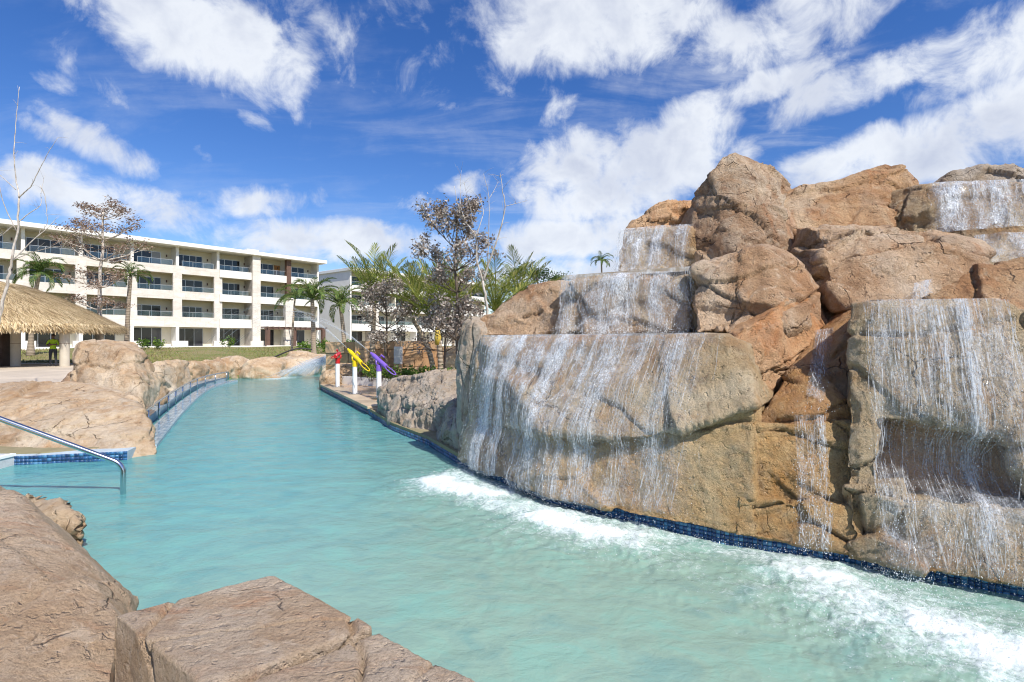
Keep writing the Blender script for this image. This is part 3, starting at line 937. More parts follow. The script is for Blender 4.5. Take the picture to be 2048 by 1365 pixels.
# ================================================================== falling water
def bvh_of(objs):
    vs, fs = [], []
    for o in objs:
        me = o.data
        n = len(me.vertices)
        co = np.zeros(n * 3, dtype=np.float32)
        me.vertices.foreach_get('co', co)
        b = len(vs)
        vs.extend(map(tuple, co.reshape(-1, 3).tolist()))
        me.calc_loop_triangles()
        t = np.zeros(len(me.loop_triangles) * 3, dtype=np.int32)
        me.loop_triangles.foreach_get('vertices', t)
        fs.extend(map(tuple, (t.reshape(-1, 3) + b).tolist()))
    return BVHTree.FromPolygons(vs, fs, all_triangles=True)


BVH = bvh_of(FORM)

m, g = new_mat('falling_water')
ri = g.island()
col = g.mix(ri, (0.80, 0.86, 0.92), (0.95, 0.97, 1.0))
bs = g.n('ShaderNodeBsdfPrincipled', {'Base Color': col, 'Roughness': 0.25, 'IOR': 1.33, 'Specular IOR Level': 0.6})
tl = g.n('ShaderNodeBsdfTranslucent', {0: (0.85, 0.9, 0.95)})
b2 = g.n('ShaderNodeMixShader', {0: 0.35, 1: bs, 2: tl})
tr = g.n('ShaderNodeBsdfTransparent', {0: (1, 1, 1)})
p = g.pos()
br = g.smooth(g.noise(g.vmul(p, (1, 1, 0.6)), 34.0, 4.0, 0.65), 0.42, 0.60)
op = g.m('MULTIPLY', g.m('MULTIPLY_ADD', ri, 0.42, 0.1), g.m('MULTIPLY_ADD', br, 0.9, 0.1))
mx = g.n('ShaderNodeMixShader', {0: op, 1: tr, 2: b2})
g.n('ShaderNodeOutputMaterial', {0: mx}, out=None)
strand_m = m

m, g = new_mat('water_film')
p = g.pos()
dis = g.vmul(g.noise(p, 5.0, 3.0, 0.6, 0.0, out=1), (0.16, 0.16, 0.5))
q = g.vadd(p, dis)
s1 = g.noise(g.vmul(q, (1, 1, 0.16)), 15.0, 4.0, 0.6, 0.4)
s2 = g.noise(g.vmul(q, (1, 1, 0.30)), 34.0, 3.0, 0.6, 0.8)
l1 = g.smooth(g.m('ABSOLUTE', g.m('SUBTRACT', s1, 0.5)), 0.0, 0.030, 1.0, 0.0)
l2 = g.smooth(g.m('ABSOLUTE', g.m('SUBTRACT', s2, 0.5)), 0.0, 0.035, 1.0, 0.0)
veil = g.smooth(g.noise(g.vmul(p, (1, 1, 0.22)), 6.0, 6.0, 0.65, 0.8), 0.42, 0.66)
patch = g.smooth(g.noise(p, 2.6, 5.0, 0.65, 0.6), 0.36, 0.60)
spk = g.smooth(g.noise(g.vmul(p, (1, 1, 0.7)), 70.0, 3.0, 0.7), 0.40, 0.62)
a = g.m('ADD', l1, l2)
lace = g.m('MULTIPLY', g.m('MULTIPLY_ADD', l1, 0.55, g.m('MULTIPLY', l2, 0.45)), g.m('MULTIPLY_ADD', spk, 0.8, 0.2))
op = g.m('MULTIPLY', lace, g.m('MULTIPLY_ADD', patch, 0.8, 0.4))
op = g.m('ADD', op, g.m('MULTIPLY', veil, g.m('MULTIPLY_ADD', spk, 0.65, 0.22)))
op = g.m('ADD', op, 0.12, clamp=True)
vw = g.n('ShaderNodeAttribute', attribute_name='flow', out=None).outputs['Fac']
op = g.m('MULTIPLY', op, vw)
bs = g.n('ShaderNodeBsdfPrincipled', {'Base Color': (0.84, 0.88, 0.93), 'Roughness': 0.12, 'IOR': 1.33, 'Specular IOR Level': 0.7,
                                      'Normal': g.n('ShaderNodeBump', {'Strength': 0.6, 'Distance': 0.02, 'Height': a})})
tr = g.n('ShaderNodeBsdfTransparent', {0: (1, 1, 1)})
mx = g.n('ShaderNodeMixShader', {0: op, 1: tr, 2: bs})
g.n('ShaderNodeOutputMaterial', {0: mx}, out=None)
film_m = m

m, g = new_mat('spray_drops')
bs = g.n('ShaderNodeBsdfPrincipled', {'Base Color': (0.9, 0.94, 0.97), 'Roughness': 0.15, 'IOR': 1.33})
tr = g.n('ShaderNodeBsdfTransparent', {0: (1, 1, 1)})
mx = g.n('ShaderNodeMixShader', {0: g.m('MULTIPLY_ADD', g.island(), 0.5, 0.3), 1: tr, 2: bs})
g.n('ShaderNodeOutputMaterial', {0: mx}, out=None)
drop_m = m

OCT_V = np.array([(1, 0, 0), (-1, 0, 0), (0, 1, 0), (0, -1, 0), (0, 0, 1), (0, 0, -1)], dtype=np.float64)
OCT_F = np.array([(0, 2, 4), (2, 1, 4), (1, 3, 4), (3, 0, 4), (2, 0, 5), (1, 2, 5), (3, 1, 5), (0, 3, 5)])


def drops_mesh(P, rad, stretch, name):
    P = np.asarray(P)
    n = len(P)
    s = np.stack([rad, rad, rad * stretch], 1)
    V = P[:, None, :] + OCT_V[None] * s[:, None, :]
    F = OCT_F[None] + (np.arange(n) * 6)[:, None, None]
    return mesh_np(V.reshape(-1, 3), F.reshape(-1, 3), name)


def strands_mesh(lines, widths, lat, outv, name):
    """lines: list of (k,3) arrays; 3-sided tapered tubes"""
    vs, fs, b = [], [], 0
    for L, w, la, ou in zip(lines, widths, lat, outv):
        k = len(L)
        prof = np.sin(np.linspace(0.25, np.pi - 0.12, k)) ** 0.6 * w
        for (a_, b_) in ((1.0, 0.0), (-1.0, 0.0), (0.0, 0.7)):
            vs.append(L + la * (a_ * prof)[:, None] + ou * (b_ * prof)[:, None])
        i = np.arange(k - 1)
        for s_ in range(3):
            t_ = (s_ + 1) % 3
            fs.append(np.stack([b + s_ * k + i, b + t_ * k + i, b + t_ * k + i + 1, b + s_ * k + i + 1], 1))
        b += 3 * k
    return mesh_np(np.concatenate(vs), np.concatenate(fs), name)


def cascade(label, lip, zend, outdir, n_str, seed, weight=None, v0=(0.05, 0.30), wid=(0.0014, 0.005), ndrop=900, film=0.85, cling=True, sweep=0.0, nfilm=90, maxlen=0.45, reach=0.9):
    rng = np.random.RandomState(seed)
    lip = np.array(lip, dtype=float)
    seg = np.linalg.norm(np.diff(lip, axis=0), axis=1)
    cum = np.concatenate([[0], np.cumsum(seg)]) / seg.sum()
    outd = np.array([outdir[0], outdir[1], 0.0])
    outd /= np.linalg.norm(outd)
    lat = np.array([-outd[1], outd[0], 0.0])

    def lip_at(u):
        return np.array([np.interp(u, cum, lip[:, k]) for k in range(3)])

    def surf(base, z):
        """outward distance of the rock from the lip point at height z"""
        org = Vector((base[0] + outd[0] * reach, base[1] + outd[1] * reach, z))
        hit = BVH.ray_cast(org, Vector((-outd[0], -outd[1], 0)), reach + 0.6)
        return None if hit[0] is None else reach - hit[3]

    # sample the rock under the lip once on a grid
    nu, nz = 70, 44
    zs = np.linspace(0.0, 1.0, nz)
    D = np.zeros((nu, nz))
    for i in range(nu):
        bp = lip_at(i / (nu - 1))
        H = bp[2] - zend
        for j in range(nz):
            d = surf(bp, bp[2] - 0.02 - zs[j] * (H - 0.02)) if cling else None
            D[i, j] = -0.1 if d is None else d

    Dm = D.copy()
    for a_ in (-1, 0, 1):
        for b_ in (-1, 0, 1):
            Dm = np.maximum(Dm, np.pad(D, 1, mode='edge')[1 + a_:1 + a_ + nu, 1 + b_:1 + b_ + nz])
    Dp = np.pad(Dm, 1, mode='edge')
    D = (Dp[:-2, 1:-1] + Dp[2:, 1:-1] + Dp[1:-1, :-2] + Dp[1:-1, 2:] + 2 * Dm) / 6

    def path(u, f, v, off):
        bp = lip_at(np.clip(u, 0, 1))
        H = bp[2] - zend
        drop = f * H
        gi = np.clip(u, 0, 1) * (nu - 1)
        i0 = int(min(gi, nu - 2))
        t = gi - i0
        dr = (1 - t) * np.interp(f, zs, D[i0]) + t * np.interp(f, zs, D[i0 + 1])
        fly = 0.01 + v * math.sqrt(2 * drop / 9.8 + 1e-6)
        o = max(dr + off, fly)
        return bp + outd * o + np.array([0, 0, -drop]) + lat * (sweep * drop)

    lines, ws, la, ou = [], [], [], []
    dropsP = []
    nc = vnoise(np.stack([np.linspace(0, 26 * seg.sum() / 2, 300), np.zeros(300), np.zeros(300)], 1), seed)
    clump = 0.06 + 0.94 * sstep(nc, -0.25, 0.5)
    for _ in range(n_str):
        for _try in range(12):
            u = rng.rand()
            wt = 1.0 if weight is None else np.interp(u, np.linspace(0, 1, len(weight)), weight)
            wt *= clump[int(u * 299)]
            if rng.rand() < wt:
                break
        v = rng.uniform(*v0)
        off = rng.uniform(0.004, 0.03)
        f0 = max(0.0, rng.uniform(-0.35, 0.85))
        ln = rng.uniform(0.06, maxlen)
        f1 = min(1.0, f0 + ln)
        k = max(4, int((f1 - f0) * 20))
        wob = rng.uniform(0.003, 0.02) * (1 + 2 * f0)
        ph = rng.rand() * 6.28
        fr = rng.uniform(6, 22)
        drift = rng.uniform(-0.03, 0.03)
        pts = []
        for f in np.linspace(f0, f1, k):
            q = path(u, f, v, off)
            q = q + lat * (wob * math.sin(ph + fr * f) + drift * (f - f0) + rng.uniform(-1, 1) * 0.003)
            pts.append(q)
        lines.append(np.array(pts))
        ws.append(rng.uniform(*wid) * (1.5 if rng.rand() < 0.12 else 1.0))
        la.append(lat)
        ou.append(outd)
    root = empty('waterfall', tuple(lip_at(0.5) * np.array([1, 1, 0]) + np.array([0, 0, zend])))
    tag(root, label, 'waterfall')
    inv = Matrix.Translation(-root.location)

    def child(name, me, mat):
        o = link(name, me, mat, root, smooth=True)
        o.matrix_parent_inverse = inv
        o['kind'] = 'stuff'
        return o

    child('strands', strands_mesh(lines, ws, la, ou, 'strands'), strand_m)
    # thin film clinging to the rock
    nv = 60
    FV = np.zeros((nfilm, nv, 3))
    flow = np.zeros((nfilm, nv))
    for i in range(nfilm):
        u = i / (nfilm - 1)
        for j in range(nv):
            f = j / (nv - 1)
            FV[i, j] = path(u, f, v0[0] * 0.6, 0.014)
        wt = 1.0 if weight is None else np.interp(u, np.linspace(0, 1, len(weight)), weight)
        edge = min(1.0, min(u, 1 - u) * 12)
        flow[i] = film * wt * (0.5 + 0.5 * clump[int(u * 299)]) * edge * np.linspace(1.0, 0.65, nv)
    ii = np.arange(nfilm * nv).reshape(nfilm, nv)
    ff = np.stack([ii[:-1, :-1].ravel(), ii[1:, :-1].ravel(), ii[1:, 1:].ravel(), ii[:-1, 1:].ravel()], 1)
    me = mesh_np(FV.reshape(-1, 3), ff, 'film')
    me.attributes.new('flow', 'FLOAT', 'POINT').data.foreach_set('value', flow.ravel().astype(np.float32))
    child('film', me, film_m)
    # loose drops, more of them low down
    P, rad = [], []
    for _ in range(ndrop):
        u = rng.rand()
        if weight is not None and rng.rand() > np.interp(u, np.linspace(0, 1, len(weight)), weight):
            continue
        f = rng.rand() ** 0.6
        q = path(u, f, rng.uniform(v0[0], v0[1] * 1.2), rng.uniform(0.01, 0.06))
        P.append(q + lat * rng.uniform(-0.03, 0.03))
        rad.append(rng.uniform(0.0015, 0.0042))
    # splash where it lands
    for _ in range(int(ndrop * 0.9)):
        u = rng.rand()
        if weight is not None and rng.rand() > np.interp(u, np.linspace(0, 1, len(weight)), weight):
            continue
        q = path(u, 1.0, rng.uniform(v0[0], v0[1]), 0.02)
        q = q + lat * rng.normal(0, 0.07) + outd * abs(rng.normal(0, 0.10)) + np.array([0, 0, abs(rng.normal(0, 0.055))])
        P.append(q)
        rad.append(rng.uniform(0.0015, 0.0050))
    child('drops', drops_mesh(np.array(P), np.array(rad), 1.5, 'drops'), drop_m)
    return root


OUT1 = (-0.70, -0.71)
cascade('wide lacy cascade over the lower grey wall into the pool', [at(963, 671, 7.08), at(1080, 669, 6.35), at(1200, 668, 5.73), at(1330, 667, 5.15), at(1452, 666, 4.74)], 0.0, OUT1, 1500, 1,
        weight=[0.95, 1.0, 0.95, 0.75, 0.7, 0.62, 0.45, 0.45, 0.4], v0=(0.08, 0.5), ndrop=3000, sweep=-0.05, film=1.6)
cascade('middle cascade landing on the broad ledge', [at(1126, 551, 6.62), at(1260, 545, 6.17), at(1396, 540, 5.77)], 1.73, (-0.62, -0.78), 800, 2, v0=(0.05, 0.3), ndrop=900,
        weight=[1, 0.9, 0.8, 0.8, 0.75, 0.7, 0.9], sweep=-0.03, film=1.6)
cascade('small high cascade falling left of the tallest boulder', [at(1240, 458, 7.55), at(1320, 452, 7.33), at(1392, 449, 7.02)], 2.47, (-0.62, -0.78), 520, 3, v0=(0.1, 0.45), ndrop=700,
        weight=[1, 0.95, 0.8, 0.7, 0.5], sweep=-0.06, film=1.6)
cascade('broad clear sheet falling down the square grey block into the pool', [at(1722, 601, 4.33), at(1860, 598, 4.08), at(1990, 597, 3.92), at(2018, 600, 3.87)], 0.0, (-0.40, -0.92), 480, 4,
        weight=[0.4, 0.95, 0.3, 0.75, 0.45, 0.7, 0.95, 0.6, 1.0], v0=(0.05, 0.32), ndrop=2200, film=1.25)
cascade('highest cascade pouring from under the flat striped boulder', [at(1850, 366, 6.6), at(1950, 362, 6.38), at(2070, 358, 6.15)], 2.92, (-0.45, -0.9), 600, 5, v0=(0.1, 0.4), ndrop=500,
        weight=[0.6, 0.9, 1, 1, 1], film=1.6)
cascade('short spill below the highest cascade', [at(1948, 470, 5.92), at(2080, 462, 5.66)], 2.45, (-0.45, -0.9), 160, 6, v0=(0.08, 0.3), ndrop=200)
cascade('thin trickle running down the rusty recess into the pool', [at(1588, 828, 4.42), at(1648, 828, 4.36)], 0.0, (-0.50, -0.86), 130, 7, v0=(0.02, 0.14), ndrop=700, film=0.45, sweep=0.04, nfilm=24,
        weight=[0.5, 1, 0.4, 1, 0.6], reach=1.0)
cascade('faint trickle sliding down the sloping wet slab', [at(1632, 660, 5.2), at(1668, 655, 5.1)], 1.08, (-0.50, -0.86), 60, 9, v0=(0.01, 0.05), ndrop=60, film=0.5, nfilm=20, sweep=-0.12)
cascade('little spout gushing out beside the boulder above the square block', [at(1832, 566, 5.0), at(1868, 556, 5.12)], 1.97, (-0.75, -0.66), 200, 8, v0=(0.3, 0.55), ndrop=120, cling=False, nfilm=16)

# thin sheets of water lying on the ledges
m, g = new_mat('ledge_water')
p = g.pos()
n1 = g.noise(p, 7.0, 6.0, 0.65, 0.8)
c = g.mix(g.smooth(n1, 0.42, 0.66), (0.46, 0.36, 0.25), (0.78, 0.74, 0.68))
finish(g, c, 0.08, n1, 0.4, 0.02, spec=0.7)
for pts, z, lab in (([A_top[0], A_top[1], A_top[2]], 1.728, 'shallow water sliding across the broad lower ledge'), ([D_pts[1], D_pts[2], D_pts[3]], 2.462, 'shallow water on the middle ledge'),
                    ([L_top[1], L_top[2]], 1.965, 'shallow water on top of the square block')):
    fr = [Vector((x, y)) + Vector((0.62, 0.78)) * 0.03 for (x, y, _) in pts]
    fr[-1] = fr[-1].lerp(fr[-2], 0.12)
    fr = [tuple(q) for q in fr]
    bk = [(x + 0.62 * 0.95, y + 0.78 * 0.95) for (x, y) in reversed(fr)]
    n = len(fr) * 2
    poly = fr + bk
    mb = MB().add([(x, y, z) for (x, y) in poly] + [(x, y, z - 0.05) for (x, y) in poly],
                  [tuple(range(n))] + [(i, (i + 1) % n, n + (i + 1) % n, n + i) for i in range(n)])
    o = mb.build('ledge_water', m)
    tag(o, lab, 'water')

# ------------------------------------------------------------------ foam and splash at the foot of the cascades
rng = np.random.RandomState(77)
P, rad = [], []
for poly, n, sp in ((IMP1, 5200, 0.20), (IMP2, 6000, 0.24), (WL[:5], 2200, 0.14)):
    poly = np.array(poly)
    for _ in range(n):
        i = rng.randint(len(poly) - 1)
        q = poly[i] + (poly[i + 1] - poly[i]) * rng.rand() + rng.normal(0, sp, 2)
        P.append((q[0], q[1], abs(rng.normal(0, 0.045)) + 0.01))
        rad.append(rng.uniform(0.0012, 0.0045))
o = link('foam_spray', drops_mesh(np.array(P), np.array(rad), 1.0, 'foam_spray'), drop_m)
tag(o, 'white drops thrown up where the cascades hit the pool', 'spray', kind='stuff')

# ================================================================== decks, bench, rails, water cannons
def tri_sheet(name, poly, z, mat, thick=0.1):
    bm = bmesh.new()
    vs = [bm.verts.new((x, y, z)) for (x, y) in poly]
    f = bm.faces.new(vs)
    if f.normal.z < 0:
        f.normal_flip()
    r = bmesh.ops.extrude_face_region(bm, geom=[f])
    bmesh.ops.translate(bm, verts=[v for v in r['geom'] if isinstance(v, bmesh.types.BMVert)], vec=(0, 0, -thick))
    bmesh.ops.recalc_face_normals(bm, faces=bm.faces[:])
    bmesh.ops.triangulate(bm, faces=[f for f in bm.faces if len(f.verts) > 4])
    me = bpy.data.meshes.new(name)
    bm.to_mesh(me)
    bm.free()
    return link(name, me, mat)


def paving_mat(name, col, rough, var, wet=0.0):
    m, g = new_mat(name)
    p = g.pos()
    a = g.noise(p, 1.1, 7.0, 0.65, 0.5)
    b = g.noise(p, 22.0, 5.0, 0.65)
    rnd = g.n('ShaderNodeObjectInfo', out=None).outputs['Random']
    f = g.m('MULTIPLY_ADD', a, 0.7, g.m('MULTIPLY_ADD', b, 0.3, g.m('MULTIPLY', g.m('SUBTRACT', rnd, 0.5), 0.18)))
    c = g.mix(g.smooth(f, 0.3, 0.72), tuple(x * (1 - var) for x in col), tuple(min(0.85, x * (1 + var)) for x in col))
    ro = rough if not wet else g.smooth(a, 0.4, 0.6, 0.06, rough)
    finish(g, c, ro, b, 0.15, 0.01, spec=0.5)
    return m


pave_m = paving_mat('pale_paving', (0.58, 0.49, 0.375), 0.65, 0.16)
pave_under = plain('paving_joint', (0.34, 0.3, 0.25), 0.9)
wetpave_m = paving_mat('wet_paving', (0.40, 0.28, 0.18), 0.5, 0.22, wet=1.0)
coping_m = paving_mat('coping_stone', (0.46, 0.36, 0.24), 0.5, 0.2)
white_m = plain('white_render', (0.80, 0.78, 0.73), 0.75, 0.05, 0.7)
cream_m = plain('cream_render', (0.76, 0.70, 0.55), 0.8, 0.05, 0.6)

# left deck: slabs on a bed
LD = [(-40, 8.0), (-9.5, 8.0), (-6.8, 9.8), (-8.5, 12.0), (-10.9, 14.9), (-12.3, 17.8), (-13.4, 20.2), (-13.9, 23.0), (-12.5, 31.5), (-40, 33.5)]
dk = tri_sheet('deck', LD, 0.255, pave_under, 0.2)
tag(dk, kind='structure')
sl = MB().box(0.004, 1.196, 0.004, 1.196, 0, 0.02)
sme = mesh_from(sl.v, sl.f, 'paving_slab')
sme.materials.append(pave_m)


def inside(poly, x, y):
    c = False
    for (ax, ay), (bx, by) in zip(poly, poly[1:] + poly[:1]):
        if (ay > y) != (by > y) and x < (bx - ax) * (y - ay) / (by - ay) + ax:
            c = not c
    return c


cnt = 0
for j in range(13, 33):
    for i in range(-30, -8):
        x, y = i * 1.2, j * 1.0
        cx, cy = x + 0.6, y + 0.5
        if all(inside(LD, x + a, y + b) for a in (0, 1.2) for b in (0, 1.0)) and -1.06 < cx / cy < -0.55 and cnt < 290:
            o = bpy.data.objects.new('paving_slab', sme)
            COL.objects.link(o)
            o.parent = dk
            o.location = (x, y, 0.256)
            o.scale = (1, 1.0 / 1.2, 1)
            cnt += 1

# path strip and lawn
path_m = paving_mat('path_concrete', (0.7, 0.66, 0.58), 0.8, 0.08)
PA = [(-45, 33.7), (-12.5, 31.7), (-4, 33), (-4, 35.4), (-12.5, 34.6), (-45, 37.2)]
o = tri_sheet('path', PA, 0.20, path_m, 0.06)
tag(o, kind='structure')
nxg, nyg = 60, 40
lv, lf = [], []
for j in range(nyg):
    for i in range(nxg):
        y = 35.0 + 45.0 * j / (nyg - 1)
        x = -75 + 80.0 * i / (nxg - 1)
        lv.append((x, y, ground_z(x, y) + 0.02 + 0.05 * math.sin(x * 0.5 + y * 0.31) * min(1, (y - 35) / 6)))
for j in range(nyg - 1):
    for i in range(nxg - 1):
        a = j * nxg + i
        lf.append((a, a + 1, a + nxg + 1, a + nxg))
m, g = new_mat('lawn_grass')
p = g.pos()
a = g.noise(p, 0.28, 6.0, 0.65, 0.4)
b = g.noise(p, 3.0, 6.0, 0.7)
c = g.ramp(g.m('MULTIPLY_ADD', a, 0.75, g.m('MULTIPLY', b, 0.25)), [(0.36, (0.27, 0.2, 0.11)), (0.50, (0.24, 0.21, 0.09)), (0.58, (0.13, 0.17, 0.04)), (0.70, (0.17, 0.21, 0.055))])
finish(g, c, 0.95, b, 0.8, 0.08)
lawn = link('lawn', mesh_from(lv, lf, 'lawn'), m, smooth=True)
tag(lawn, kind='structure')
# blades on the lawn
rng = np.random.RandomState(5)
n = 26000
gx = rng.uniform(-62, -6, n)
gy = 35.5 + rng.rand(n) ** 1.5 * 26
gz = np.array([ground_z(0, y) for y in gy])
hgt = rng.uniform(0.04, 0.16, n)
wd = rng.uniform(0.02, 0.05, n)
th = rng.uniform(0, 6.28, n)
lx, ly = rng.normal(0, 0.05, n), rng.normal(0, 0.05, n)
GV = np.stack([np.stack([gx - wd * np.cos(th), gy - wd * np.sin(th), gz], 1), np.stack([gx + wd * np.cos(th), gy + wd * np.sin(th), gz], 1),
               np.stack([gx + lx, gy + ly, gz + hgt + 0.03], 1)], 1).reshape(-1, 3)
m, g = new_mat('grass_blade')
c = g.ramp(g.island(), [(0.0, (0.30, 0.24, 0.12)), (0.5, (0.2, 0.19, 0.06)), (1.0, (0.2, 0.26, 0.06))])
finish(g, c, 0.8)
o = link('grass', mesh_np(GV, np.arange(n * 3).reshape(-1, 3), 'grass'), m)
tag(o, 'short patchy green grass of the hotel lawn', 'grass', kind='stuff')

# right terrace with coping and mosaic face
RT = [(-6.5, 18.4), (-3.17, 12.04), (-1.6, 10.6), (0.0, 12.5), (1.5, 16.0), (1.5, 22.0), (-6.2, 21.0)]
o = tri_sheet('terrace', RT, 0.165, wetpave_m, 0.4)
tag(o, kind='structure')
tile_band([(-6.55, 18.9), (-6.5, 18.4), (-3.17, 12.04)], -0.06, 0.13, 0.07, -1, 'blue mosaic tiled edge of the water cannon terrace')
# coping stones
dx_, dy_ = -3.17 + 6.5, 12.04 - 18.4
L = math.hypot(dx_, dy_)
ang = math.atan2(dy_, dx_)
cp = empty('coping', (-6.5, 18.4, 0), ang)
tag(cp, 'tan stone coping along the water cannon terrace', 'pool edge')
ncp = 10
for k in range(ncp):
    b = MB().box(k * L / ncp + 0.005, (k + 1) * L / ncp - 0.005, -0.05, 0.38, 0.13, 0.195).build('coping_stone', coping_m, cp)
    bevel(b, 0.008)
# raised planting bed kerb (white) behind the terrace
o = tri_sheet('planting_bed', [(-6.0, 19.2), (-3.6, 17.4), (-1.2, 15.2), (2.0, 15.0), (4.0, 23.5), (-6.6, 23.5)], 0.36, MATS['soil'], 0.3)
tag(o, kind='structure')
kb = MB()
KP = [(-6.1, 19.1), (-3.65, 17.3), (-1.2, 15.05), (2.0, 14.85)]
for (ax, ay), (bx, by) in zip(KP[:-1], KP[1:]):
    d = Vector((bx - ax, by - ay, 0)).normalized()
    nv = Vector((d.y, -d.x, 0)) * 0.16
    kb.add([(ax, ay, 0.1), (bx, by, 0.1), (bx, by, 0.42), (ax, ay, 0.42), (ax + nv.x, ay + nv.y, 0.1), (bx + nv.x, by + nv.y, 0.1), (bx + nv.x, by + nv.y, 0.42), (ax + nv.x, ay + nv.y, 0.42)],
           [(0, 3, 2, 1), (4, 5, 6, 7), (3, 7, 6, 2), (0, 4, 7, 3), (1, 2, 6, 5)])
tag(kb.build('bed_kerb', white_m), 'low white kerb in front of the palm bed', 'kerb')

# steel
m, g = new_mat('stainless_steel')
p = g.pos()
nn_ = g.noise(p, 30.0, 4.0)
finish(g, (0.62, 0.63, 0.65), g.m('MULTIPLY_ADD', nn_, 0.12, 0.12), metal=1.0)
steel = m

# handrail by the steps
hr = empty('handrail', onz(247, 985, 0.0))
tag(hr, 'polished steel handrail slanting down into the water', 'handrail')
w0 = onz(247, 988, 0.0)
Yh = w0[1]
top = at(247, 930, Yh)
pts = [(w0[0], Yh, -0.6), (w0[0], Yh, top[2] - 0.09)]
e0 = Vector((w0[0], Yh, top[2] - 0.09))
far = Vector(at(-60, 815, Yh - 0.35))
cor = Vector((w0[0], Yh, top[2] + 0.01))
dirn = (far - cor).normalized()
for k in range(1, 6):
    t = k / 6
    a = e0.lerp(cor, t)
    b = cor.lerp(cor + dirn * 0.11, t)
    pts.append(tuple(a.lerp(b, t)))
pts.append(tuple(cor + dirn * 0.12))
pts.append(tuple(far))
pts.append(tuple(far + dirn * 1.2))
o = MB().tube(pts, 0.027, 14).build('rail_tube', steel, hr, smooth=True)
o.matrix_parent_inverse = Matrix.Translation(-Vector(hr.location))
o = MB().tube([(w0[0], Yh, 0.0), (w0[0], Yh, -0.02)], 0.03, 12).build('collar', steel, hr)
o.matrix_parent_inverse = Matrix.Translation(-Vector(hr.location))

# steps beside the handrail
step_m = plain('step_stone', (0.52, 0.53, 0.54), 0.55, 0.15, 5.0)
st = empty('pool_steps', (-6.9, 6.0, 0))
tag(st, 'grey stone steps with white nosing going down into the pool', 'steps')
nose_m = plain('white_nosing', (0.85, 0.86, 0.86), 0.5, 0.03)
for k in range(5):
    x0 = -6.62 + 0.34 * k
    z1 = 0.15 if k == 0 else 0.08 - 0.14 * k
    b = MB().box(x0 - 0.34, x0, 5.0, 7.2 - 0.0, -1.1, z1).build('step', step_m, st)
    b.matrix_parent_inverse = Matrix.Translation((6.9, -6.0, 0))
    b = MB().box(x0 - 0.06, x0 + 0.012, 5.0, 7.2, z1 - 0.03, z1 + 0.004).build('nosing', nose_m, b)
    b.matrix_parent_inverse = Matrix.Identity(4)

# curved submerged bench with its rail
m, g = new_mat('pale_blue_tile')
c = g.ramp(g.island(), [(0.0, (0.16, 0.26, 0.36)), (0.5, (0.24, 0.36, 0.46)), (1.0, (0.40, 0.5, 0.57))])
finish(g, c, 0.15, spec=0.6)
pale_tile = m
BP = [onz(314, 896, 0.0), onz(343, 858, 0.0), onz(369, 826, 0.0), onz(399, 796, 0.0), onz(423, 779, 0.0), onz(452, 769, 0.0), onz(476, 763, 0.0)]


def catmull(P, n):
    P = [Vector(p) for p in P]
    P = [P[0] * 2 - P[1]] + P + [P[-1] * 2 - P[-2]]
    out = []
    for i in range(1, len(P) - 2):
        for k in range(n):
            t = k / n
            a, b, c, d = P[i - 1], P[i], P[i + 1], P[i + 2]
            out.append(0.5 * ((2 * b) + (c - a) * t + (2 * a - 5 * b + 4 * c - d) * t * t + (3 * b - 3 * c + d - a) * t ** 3))
    out.append(P[-2])
    return out


CB = catmull(BP, 8)
bn = empty('pool_bench', BP[0])
tag(bn, 'curved pale blue tiled bench wall with a steel rail along the pool side', 'bench')
binv = Matrix.Translation(-Vector(BP[0]))


def ribbon(lat0, lat1, z0, z1, name, mat, tiles=True, i0=0):
    mb = MB()
    n = len(CB)
    per = []
    for i in range(n):
        d = (CB[min(i + 1, n - 1)] - CB[max(i - 1, 0)]).normalized()
        s = Vector((-d.y, d.x, 0))
        per.append((CB[i] + s * lat0, CB[i] + s * lat1))
    for i in range(i0, n - 1):
        a0, a1 = per[i]
        b0, b1 = per[i + 1]
        nl = 6 if tiles else 1
        nk = max(2, int((b0 - a0).length / 0.12)) if tiles else 1
        for k in range(nk):
            for q in range(nl):
                g0, g1 = (0.04, 0.96) if tiles else (0, 1)
                s0, s1 = (k + g0) / nk, (k + g1) / nk
                l0, l1 = (q + g0) / nl, (q + g1) / nl
                c_ = [(a0.lerp(b0, s)).lerp(a1.lerp(b1, s), l) for (s, l) in ((s0, l0), (s1, l0), (s1, l1), (s0, l1))]
                mb.add([(p.x, p.y, z1) for p in c_] + [(p.x, p.y, z0) for p in c_], [(0, 1, 2, 3), (0, 4, 5, 1), (1, 5, 6, 2), (2, 6, 7, 3), (3, 7, 4, 0)])
    o = mb.build(name, mat, bn)
    o.matrix_parent_inverse = binv
    return o


ribbon(0.0, 0.30, -0.8, 0.052, 'bench_core', grout_m, False)
o = ribbon(0.0, 0.30, 0.045, 0.065, 'bench_tiles', pale_tile)
o['kind'] = 'stuff'
ribbon(0.44, 0.80, -0.8, 0.152, 'upper_step', grout_m, False, 7)
o = ribbon(0.44, 0.80, 0.145, 0.165, 'step_tiles', pale_tile, True, 7)
o['kind'] = 'stuff'
rp = []
for i in range(len(CB)):
    d = (CB[min(i + 1, len(CB) - 1)] - CB[max(i - 1, 0)]).normalized()
    s = Vector((-d.y, d.x, 0)) * 0.36
    rp.append(CB[i] + s + Vector((0, 0, 0.40)))
rp = rp[3:]
o = MB().tube([rp[0] + Vector((0, 0, -0.3))] + rp + [rp[-1] + Vector((0, 0, -0.3))], 0.024, 8).build('rail', steel, bn, smooth=True)
o.matrix_parent_inverse = binv
acc = 0
